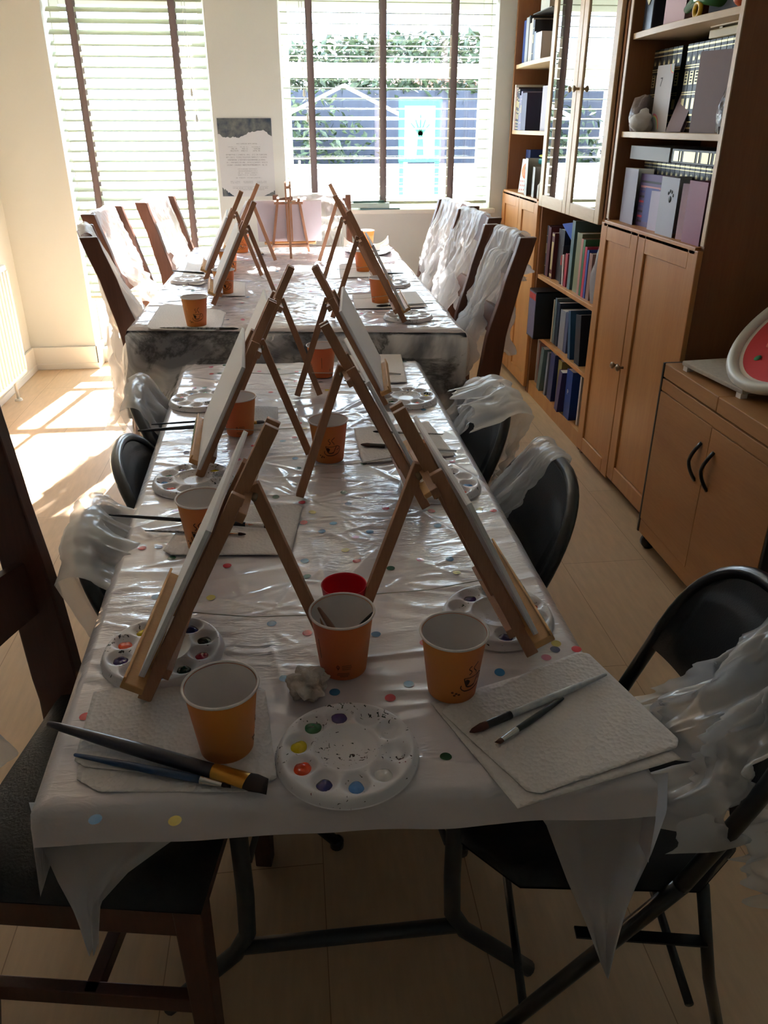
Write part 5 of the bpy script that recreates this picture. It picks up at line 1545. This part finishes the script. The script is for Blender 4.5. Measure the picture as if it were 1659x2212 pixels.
e0 = make_easel(M_easel, 'x'); k0 = make_canvas('x')
def put_easel(x, y, z, rz, elab, clab, cy=0.0, w=1.0, first=False, h=1.0, smear=False):
    if first: e, k = e0, k0
    else: e, k = dup(e0), dup(k0)
    e.location = (x, y, z); e.rotation_euler = (0, 0, rz); e['label'] = elab
    off = Vector((cy, 0, 0)); off.rotate(Matrix.Rotation(rz, 3, 'Z'))
    k.location = (x+off.x, y+off.y, z); k.rotation_euler = (0, 0, rz); k['label'] = clab; k.scale = (w, 1, 1)
    if smear:
        sb_ = MB(); rr = random.Random(int(x*1000)); n = 26; vs = []
        for i in range(n+1):
            u = -.13+.20*i/n; a = .046+.006*rr.random(); b = a+.008+.010*rr.random()*sin(pi*i/n)
            vs += [fp(u, a, .0405), fp(u, b, .0405)]
        sb_.add(vs, [(2*i, 2*i+1, 2*i+3, 2*i+2) for i in range(n)])
        sb_.build('paint_smear', M_smear, e)
    return e, k
M_smear = mat('green_paint_smear', hexc(46, 92, 40), .5, col2=hexc(120, 150, 60), vscale=120)
ZE = ZT+.0045; ZG = ZF+.006
L90, R90 = radians(-90), radians(90)
put_easel(-.106, 1.033, ZE, L90-.083, 'wooden table easel nearest the camera on the left side', 'blank white canvas on the nearest left easel', cy=-.05, first=True)
put_easel(-.12, 1.858, ZE, L90+.05, 'wooden table easel in the middle of the left side of the near table', 'blank white canvas on the middle left easel of the near table', cy=.024, smear=True)
put_easel(-.075, 2.34, ZE, L90+.07, 'wooden table easel at the back left of the near table', 'blank white canvas on the back left easel of the near table')
put_easel(.205, 1.08, ZE, R90+.06, 'wooden table easel nearest the camera on the right side', 'blank white canvas on the nearest right easel', cy=.045, smear=True)
put_easel(.122, 1.62, ZE, R90+.06, 'wooden table easel in the middle of the right side of the near table', 'blank white canvas on the middle right easel of the near table', cy=.08)
put_easel(.125, 2.335, ZE, R90-.08, 'wooden table easel at the back right of the near table', 'blank white canvas on the back right easel of the near table', cy=.03)
q = atz(455, 660, ZG); put_easel(q.x+.135, q.y+.105, ZG, L90+.08, 'wooden table easel at the front left of the far table', 'blank white canvas on the front left easel of the far table')
q = atz(440, 608, ZG); put_easel(q.x+.135, q.y+.105, ZG, L90+.06, 'wooden table easel in the middle of the left side of the far table', 'blank white canvas on the middle left easel of the far table')
q = atz(595, 565, ZG); put_easel(q.x-.135, q.y+.02, ZG, L90, 'wooden table easel at the far left of the far table', 'blank white canvas on the far left easel of the far table')
q = atz(877, 698, ZG); put_easel(q.x-.135, q.y+.105, ZG, R90-.02, 'wooden table easel at the front right of the far table', 'blank white canvas on the front right easel of the far table')
q = atz(696, 618, ZG); put_easel(q.x+.135, q.y, ZG, R90-.02, 'wooden table easel in the middle of the right side of the far table', 'blank white canvas on the middle right easel of the far table')
q = atz(690, 565, ZG); put_easel(q.x+.135, q.y, ZG, R90-.02, 'wooden table easel at the far right of the far table', 'blank white canvas on the far right easel of the far table')
q = atz(629, 560, ZG); put_easel(q.x, q.y+.135, ZG, pi, 'wooden table easel seen from behind at the head of the far table', 'white canvas facing the window on the easel at the head of the far table')
# painted edges on some trays are left by the paint session
# ------------------------------------------------------------------ wooden dining chairs
def wyb(z):      # y of the back posts' centre at height z (chair faces +y)
    P_ = [(0, -.235), (.2, -.205), (.45, -.195), (.7, -.225), (.9, -.275), (1.1, -.335)]
    for (a, b), (c, d) in zip(P_, P_[1:]):
        if z <= c: f = (z-a)/(c-a); f = f*f*(3-2*f)*.3+f*.7; return b+(d-b)*f
    return P_[-1][1]
def make_wood_chair(m, label, w=.225, wyb=wyb, dp0=.034, mz=(.70, .79)):
    r = thing('dining_chair', label, 'chair')
    for sx in (-1, 1):
        n = 20; mb = MB(); vs = []
        for i in range(n+1):
            z = 1.1*i/n; y = wyb(z); dp = dp0+.012*sin(pi*min(1, z/.9))
            for dx, dy in ((-.017, -dp), (.017, -dp), (.017, dp), (-.017, dp)): vs.append((sx*w+dx, y+dy, z))
        fs = [(3, 2, 1, 0), (4*n, 4*n+1, 4*n+2, 4*n+3)] + [(4*i+k, 4*i+(k+1) % 4, 4*i+4+(k+1) % 4, 4*i+4+k) for i in range(n) for k in range(4)]
        mb.add(vs, fs); mb.build('back_post', m, r, bevel=.004)
        MB().bar((sx*(w-.01), .195, 0), (sx*(w-.01), .195, .43), .036, .036, up=(0, 1, 0), w1=.046, h1=.046).build('leg', m, r, bevel=.003)
        MB().box(sx*(w-.01)-.011, sx*(w-.01)+.011, -.2, .19, .16, .195).build('side_stretcher', m, r, bevel=.002)
    MB().box(-w, w, -.012, .012, .165, .195).build('cross_stretcher', m, r, bevel=.002)
    def rail(z0, z1, arch, nm):
        mb = MB(); n = 14
        def f(u, v, s_):
            x = -w+2*w*u; z = z0+(z1-z0+arch*sin(pi*u))*v - (0)
            y = wyb(z)-.03*sin(pi*u)+s_*.009
            return (x, y, z)
        mb.grid(n, 4, lambda u, v: f(u, v, 1)); mb.grid(n, 4, lambda u, v: f(u, v, -1))
        for v in (0, 1):
            mb.grid(n, 1, lambda u, q, v=v: f(u, v, 1-2*q))
        mb.build(nm, m, r)
    rail(.975, 1.075, .022, 'top_rail'); rail(mz[0], mz[1], .012, 'middle_rail')
    ap = MB().box(-w, w, .185, .207, .37, .435).box(-w, w, -.21, -.19, .37, .435)
    for sx in (-1, 1): ap.box(sx*(w-.0)-.011, sx*w+.011, -.2, .19, .37, .435)
    ap.build('apron', m, r, bevel=.002)
    def seat(u, v):
        x = (2*u-1); y = (2*v-1)
        k = (1-abs(x)**6)*(1-abs(y)**6)
        return (x*(w+.018), .005+y*.215, .436+.034*max(0, k)**.35)
    mb = MB().grid(24, 24, seat)
    mb.grid(24, 24, lambda u, v: (seat(u, v)[0], seat(u, v)[1], .434))
    mb.build('seat', M_seat, r)
    return r
wc = make_wood_chair(M_chair_dark, 'x')
first_wc = [True]
def wyb2(z): return -.2+(wyb(z)+.2)*(.30 if z > .45 else 1)
def chair_at(pn, pf, label, group=None, side=1, m=None, use=None, yb=None):
    """pn, pf: world tops of the near and far back post; side=+1: right of the table, facing -x"""
    pn, pf = Vector(pn), Vector(pf)
    ax = (pf-pn); ang = atan2(ax.y, ax.x)        # direction near->far
    # local +x axis: chair faces local +y
    if side > 0: rz = ang       # local x along near->far, local y = left of it = -x world
    else: rz = ang+pi
    R = Matrix.Rotation(rz, 4, 'Z')
    mid = (pn+pf)/2
    o = mid - (R @ Vector((0, (yb or wyb)(1.1), 0)))
    if use: r = use; r['label'] = label
    elif first_wc[0]: r = wc; first_wc[0] = False; r['label'] = label
    else: r = dup(wc, label=label)
    if group: r['group'] = group
    r.location = (o.x, o.y, 0); r.rotation_euler = (0, 0, rz)
    if m:
        for ch in r.children:
            if ch.name.startswith(('seat',)): continue
            ch.data = ch.data.copy() if ch.data.users > 1 else ch.data
            for i in range(len(ch.data.materials)): ch.data.materials[i] = m
    return r, Matrix.Translation(r.location) @ R
W = 2*.225
def from_near(px, py, ang, side, z=1.1):
    p = atz(px, py, z); p.z = 0
    d = Vector((cos(radians(ang)), sin(radians(ang)), 0))
    return p, p+d*W
GW = 'wooden dining chairs around the far table'
cW, mW = chair_at((-.637, .915, 0), (-.557, 1.36, 0), 'dark wooden dining chair with black seat at the near left corner', side=-1, use=make_wood_chair(M_chair_near, 'x', wyb=wyb2, dp0=.036, mz=(.655, .765)), yb=wyb2)
a, b = from_near(1140, 512, 95, 1); cR1, mR1 = chair_at(a, b, 'wooden dining chair nearest the camera on the right of the far table', GW, 1, M_chair_lit)
a, b = from_near(1068, 470, 97, 1); cR2, mR2 = chair_at(a, b, 'wooden dining chair in the middle on the right of the far table', GW, 1, M_chair_lit)
a, b = from_near(1022, 445, 100, 1); cR3, mR3 = chair_at(a, b, 'wooden dining chair farthest back on the right of the far table', GW, 1, M_chair_lit)
a, b = from_near(190, 512, 104, -1); cL1, mL1 = chair_at(a, b, 'wooden dining chair nearest the camera on the left of the far table', GW, -1)
a, b = from_near(190, 463, 84, -1); cL2, mL2 = chair_at(a, b, 'wooden dining chair in the middle on the left of the far table', GW, -1)
a, b = from_near(305, 437, 78, -1); cL3, mL3 = chair_at(a, b, 'wooden dining chair farthest back on the left of the far table', GW, -1)
# head chair faces -Y : near->far swapped
hp0 = aty(603, 409, 5.30); hp1 = aty(742, 407, 5.30)
hp0.z = hp1.z = 0
mid = (hp0+hp1)/2
hc = dup(wc, (mid.x, mid.y+wyb(1.1)+.0, 0), pi, 'wooden dining chair at the head of the far table below the window', GW)
hc.scale = (1, 1, 1.0)
for ch in hc.children:
    if not ch.name.startswith('seat'):
        ch.data = ch.data.copy()
        for i in range(len(ch.data.materials)): ch.data.materials[i] = M_chair_lit
mH = Matrix.Translation(hc.location) @ Matrix.Rotation(pi, 4, 'Z')

# ------------------------------------------------------------------ folding chairs
def fyb(z):
    # main frame line, foot in front, back rest behind
    if z < .45: return .225-.30*(z/.45)
    return -.075-.155*((z-.45)/.38)
def make_folding(label):
    r = thing('folding_chair', label, 'chair')
    hw_ = .218
    for sx in (-1, 1):
        MB().tube([(sx*hw_, fyb(z), z) for z in (.012, .1, .25, .40, .45)], .012, 12, sx=1.15).lathe([(.001, 0), (.016, 0), (.016, .02), (.012, .024)], 14, c=(sx*hw_, fyb(.012), 0)).build('front_leg', M_black_metal, r)
        MB().tube([(sx*(hw_-.022), -.12, .425), (sx*(hw_-.022), -.17, .2), (sx*(hw_-.022), -.225, .012)], .0105, 12).lathe([(.001, 0), (.015, 0), (.015, .02), (.011, .024)], 14, c=(sx*(hw_-.022), -.227, 0)).build('rear_leg', M_black_metal, r)
        MB().bar((sx*(hw_-.012), .07, .32), (sx*(hw_-.016), -.145, .30), .004, .02, up=(1, 0, 0)).build('hinge_strut', M_black_metal, r)
    MB().tube([(-hw_+.022, -.15, .125), (hw_-.022, -.15, .125)], .008, 10).build('rear_brace', M_black_metal, r)
    MB().tube([(-hw_, .14, .13), (hw_, .14, .13)], .008, 10).build('front_brace', M_black_metal, r)
    # arched back frame
    def arch(t):   # t 0..1 left seat -> top -> right seat
        if t < .25: z = .45+.17*(t/.25); x = -hw_-.004*(t/.25)
        elif t > .75: z = .45+.17*((1-t)/.25); x = hw_+.004*((1-t)/.25)
        else:
            a = pi*(1-(t-.25)/.5); e = .78
            ca, sa = cos(a), sin(a)
            x = (hw_+.004)*math.copysign(abs(ca)**e, ca); z = .62+.205*abs(sa)**e
        return Vector((x, fyb(z)-.02*(1-(x/hw_)**2) if z > .6 else fyb(z), z))
    MB().tube([arch(i/48) for i in range(49)], .0135, 12).build('back_frame', M_black_metal, r)
    def top(x):
        q = min(1, abs(x)/(hw_+.004)); ca = q**(1/.78)
        return .62+.205*abs(sqrt(max(0, 1-ca*ca)))**.78
    def pan(u, v, s_):
        x = (-1+2*u)*(hw_-.004)
        z1 = max(top(x)-.008, .602); z0 = .585+.035*(1-(x/hw_)**2)*.6
        z0 = min(z0, z1-.002)
        z = z0+(z1-z0)*v
        y = fyb(z)-.02*(1-(x/hw_)**2)+s_*.006+ .004*(s_ > 0)*(1 if (.16 < v < .8 and abs(x) < hw_*.8) else 0)
        return (x, y, z)
    pb = MB().grid(44, 16, lambda u, v: pan(u, v, 1)).grid(44, 16, lambda u, v: pan(u, v, -1))
    pb.grid(44, 1, lambda u, q: pan(u, 0, 1-2*q))
    pb.build('backrest', M_black_panel, r)
    def st(u, v, top_):
        x, y = 2*u-1, 2*v-1
        k = max(0, abs(x)+abs(y)-1.62); x -= math.copysign(k*.5, x); y -= math.copysign(k*.5, y)
        e = (1-abs(2*u-1)**8)*(1-abs(2*v-1)**8)
        return (x*.212, .03+y*.225, .432+(.024*max(0, e)**.4 if top_ else -.004))
    MB().grid(26, 26, lambda u, v: st(u, v, 1)).grid(26, 26, lambda u, v: st(u, v, 0)).build('seat', M_black_panel, r)
    return r
fc0 = make_folding('black folding chair at the near right corner draped with a clear plastic apron')
def fold_at(x, y, rz, label, use=None, zs=1.0):
    r = use or dup(fc0, label=label, group='black folding chairs')
    r['group'] = 'black folding chairs'
    r.location = (x, y, 0); r.rotation_euler = (0, 0, rz); r['label'] = label; r.scale = (1, 1, zs)
    return r, Matrix.Translation((x, y, 0)) @ Matrix.Rotation(rz, 4, 'Z') @ Matrix.Diagonal((1, 1, zs, 1))
fC, mC = fold_at(.50, 1.00, radians(82), 'large black folding chair nearest the camera at the right corner of the table', fc0)
fB, mB_ = fold_at(.345, 1.62, radians(90), 'black folding chair second from the camera on the right side', zs=.965)
fA, mA = fold_at(.33, 2.16, radians(94), 'black folding chair farthest back on the right side of the near table', zs=.965)
fL3, mF3 = fold_at(-.205, 1.49, radians(-84), 'black folding chair nearest on the left side with a pale apron around it', zs=.93)
fL2, mF2 = fold_at(-.215, 1.92, radians(-86), 'uncovered black folding chair in the middle of the left side', zs=.93)
fL1, mF1 = fold_at(-.25, 2.36, radians(-86), 'black folding chair farthest back on the left side under a clear apron', zs=.95)

# ------------------------------------------------------------------ plastic aprons over the chair backs
def apron(label, M, x0, x1, yb, ztop, fl, bl, gather_f=1.0, gather_b=1.0, sf=0.0, sb=0.0, amp=.012, seed=0, m=None, gapf=.022, gapb=.03, pleats=7, nu=70, nv=110, arch=0.0, out_f=.1, out_b=.14, jag=.03):
    """x0..x1 across the top; fl, bl: lengths in front and behind; sf, sb: sideways drift"""
    total = fl+bl
    rr = random.Random(seed)
    xc = (x0+x1)/2; hw = (x1-x0)/2
    def fn(u, v):
        s = v*(total+.05) - fl        # arc position: negative in front of the back
        jj = jag*nz3(u*5+seed, seed*1.7, 0)
        if s < 0:
            d = -s; k = d/fl; d = max(0, d*(1+jj/fl*k)); z = ztop-d
            y = yb(max(z, .02)) + gapf + out_f*k*k*.5
            g = 1+(gather_f-1)*k; dx = sf*k
        elif s < .05:
            q = s/.05; z = ztop + .012*sin(pi*q); y = yb(ztop)+gapf+(-gapb-gapf)*q; g = 1; dx = 0; k = 0
        else:
            d = s-.05; k = d/bl; d = max(0, d*(1+jj/bl*k)); z = ztop-d
            y = yb(max(z, .02)) - gapb - out_b*k*k*.5
            g = 1+(gather_b-1)*k; dx = sb*k
        uu = 2*u-1
        x = xc + dx + hw*uu*g
        if arch: z -= arch*((xc+hw*uu)/.22)**2
        a = amp*(.25+min(1, k*1.6))
        w = sin(uu*pleats+seed+2.2*nz3(u*2, v*3, seed))*.6 + 1.3*nz3(u*6+seed, v*5, seed*.7)
        w += 1.7*(ridge(u*6+v*2, v*8-u*2, seed+.5)-.5)*(.4+k) + .7*(ridge(u*15-v*5, v*17, seed+7)-.5)
        y += a*w*(1 if s > .02 else -1)*-1
        x += a*.8*nz3(u*7, v*4+9, seed)
        z += .006*nz3(u*9, v*2, seed+3)
        return M @ Vector((x, y, max(z, .02)))
    mb = MB().grid(nu, nv, fn)
    o = mb.build('plastic_apron', m or M_apron)
    return tag(o, label, 'apron')
# right side wooden chairs (local +x runs away from the camera on the right side)
apron('clear plastic apron bundled over the nearest right wooden chair', mR1, -.17, .12, wyb, 1.10, .62, .5, .55, .8, sf=.03, amp=.022, seed=1, pleats=6)
apron('clear plastic apron covering the middle right wooden chair', mR2, -.10, .24, wyb, 1.10, .55, .5, .8, .8, sf=.0, amp=.02, seed=2)
apron('clear plastic apron over the farthest right wooden chair', mR3, -.12, .24, wyb, 1.10, .5, .5, .8, .9, amp=.018, seed=3)
apron('sleeve of clear plastic hanging to the floor beside the nearest right wooden chair', mR1, -.12, .02, wyb, 1.02, .78, .1, .5, .8, sf=.14, amp=.03, seed=14, pleats=4, gapf=.05)
# left side wooden chairs
apron('pale plastic apron wrapping the nearest left wooden chair', mL1, -.24, .17, wyb, 1.10, .5, .85, .9, .7, amp=.02, seed=4, out_b=.2, out_f=.16)
apron('pale plastic apron twisted over the middle left wooden chair', mL2, -.15, .19, wyb, 1.10, .45, .5, .6, .7, sf=-.03, amp=.022, seed=5)
apron('white plastic apron folded over the farthest left wooden chair', mL3, -.16, .19, wyb, 1.10, .48, .4, .7, .8, sf=.0, amp=.016, seed=6)
apron('thin plastic apron over the head chair below the window', mH, -.19, .12, wyb, 1.10, .16, .45, 1, .9, amp=.012, seed=7)
# folding chairs
apron('clear plastic apron covering half of the farthest right folding chair', mA, -.05, .20, fyb, .835, .22, .3, 1.1, 1.1, amp=.016, seed=8, arch=.05)
apron('white plastic sleeve hanging behind the farthest right folding chair', mA, -.20, .08, fyb, .845, .03, .42, 1, 1.0, amp=.02, seed=9, arch=.04, gapb=.05, out_b=.2)
apron('narrow clear plastic apron over the second right folding chair', mB_, -.02, .13, fyb, .84, .30, .34, .9, 1.3, sf=.10, amp=.016, seed=10, arch=.02, pleats=5)
apron('crumpled clear plastic apron on the large folding chair at the near right corner', mC, -.21, -.03, fyb, .83, .24, .34, 1.6, 1.3, sf=.02, sb=-.02, amp=.03, seed=11, arch=.05, pleats=6, gapf=.03, out_f=.12, gapb=.04)
apron('clear plastic apron over the farthest left folding chair', mF1, -.20, .17, fyb, .845, .26, .5, .9, .9, sf=.0, amp=.014, seed=12, arch=.05, m=M_apron_b)
apron('pale plastic apron hanging down beside the nearest left folding chair', mF3, -.17, .19, fyb, .84, .07, .72, 1.0, .9, amp=.016, seed=13, arch=.04, gapb=.04, out_b=.22)
apron('pale plastic apron behind the dark wooden chair at the near left corner', mW, -.15, .19, wyb2, .95, .005, .8, 1.0, 1.0, amp=.02, seed=15, gapf=-.07, gapb=.09, out_b=.15, m=M_apron_b)
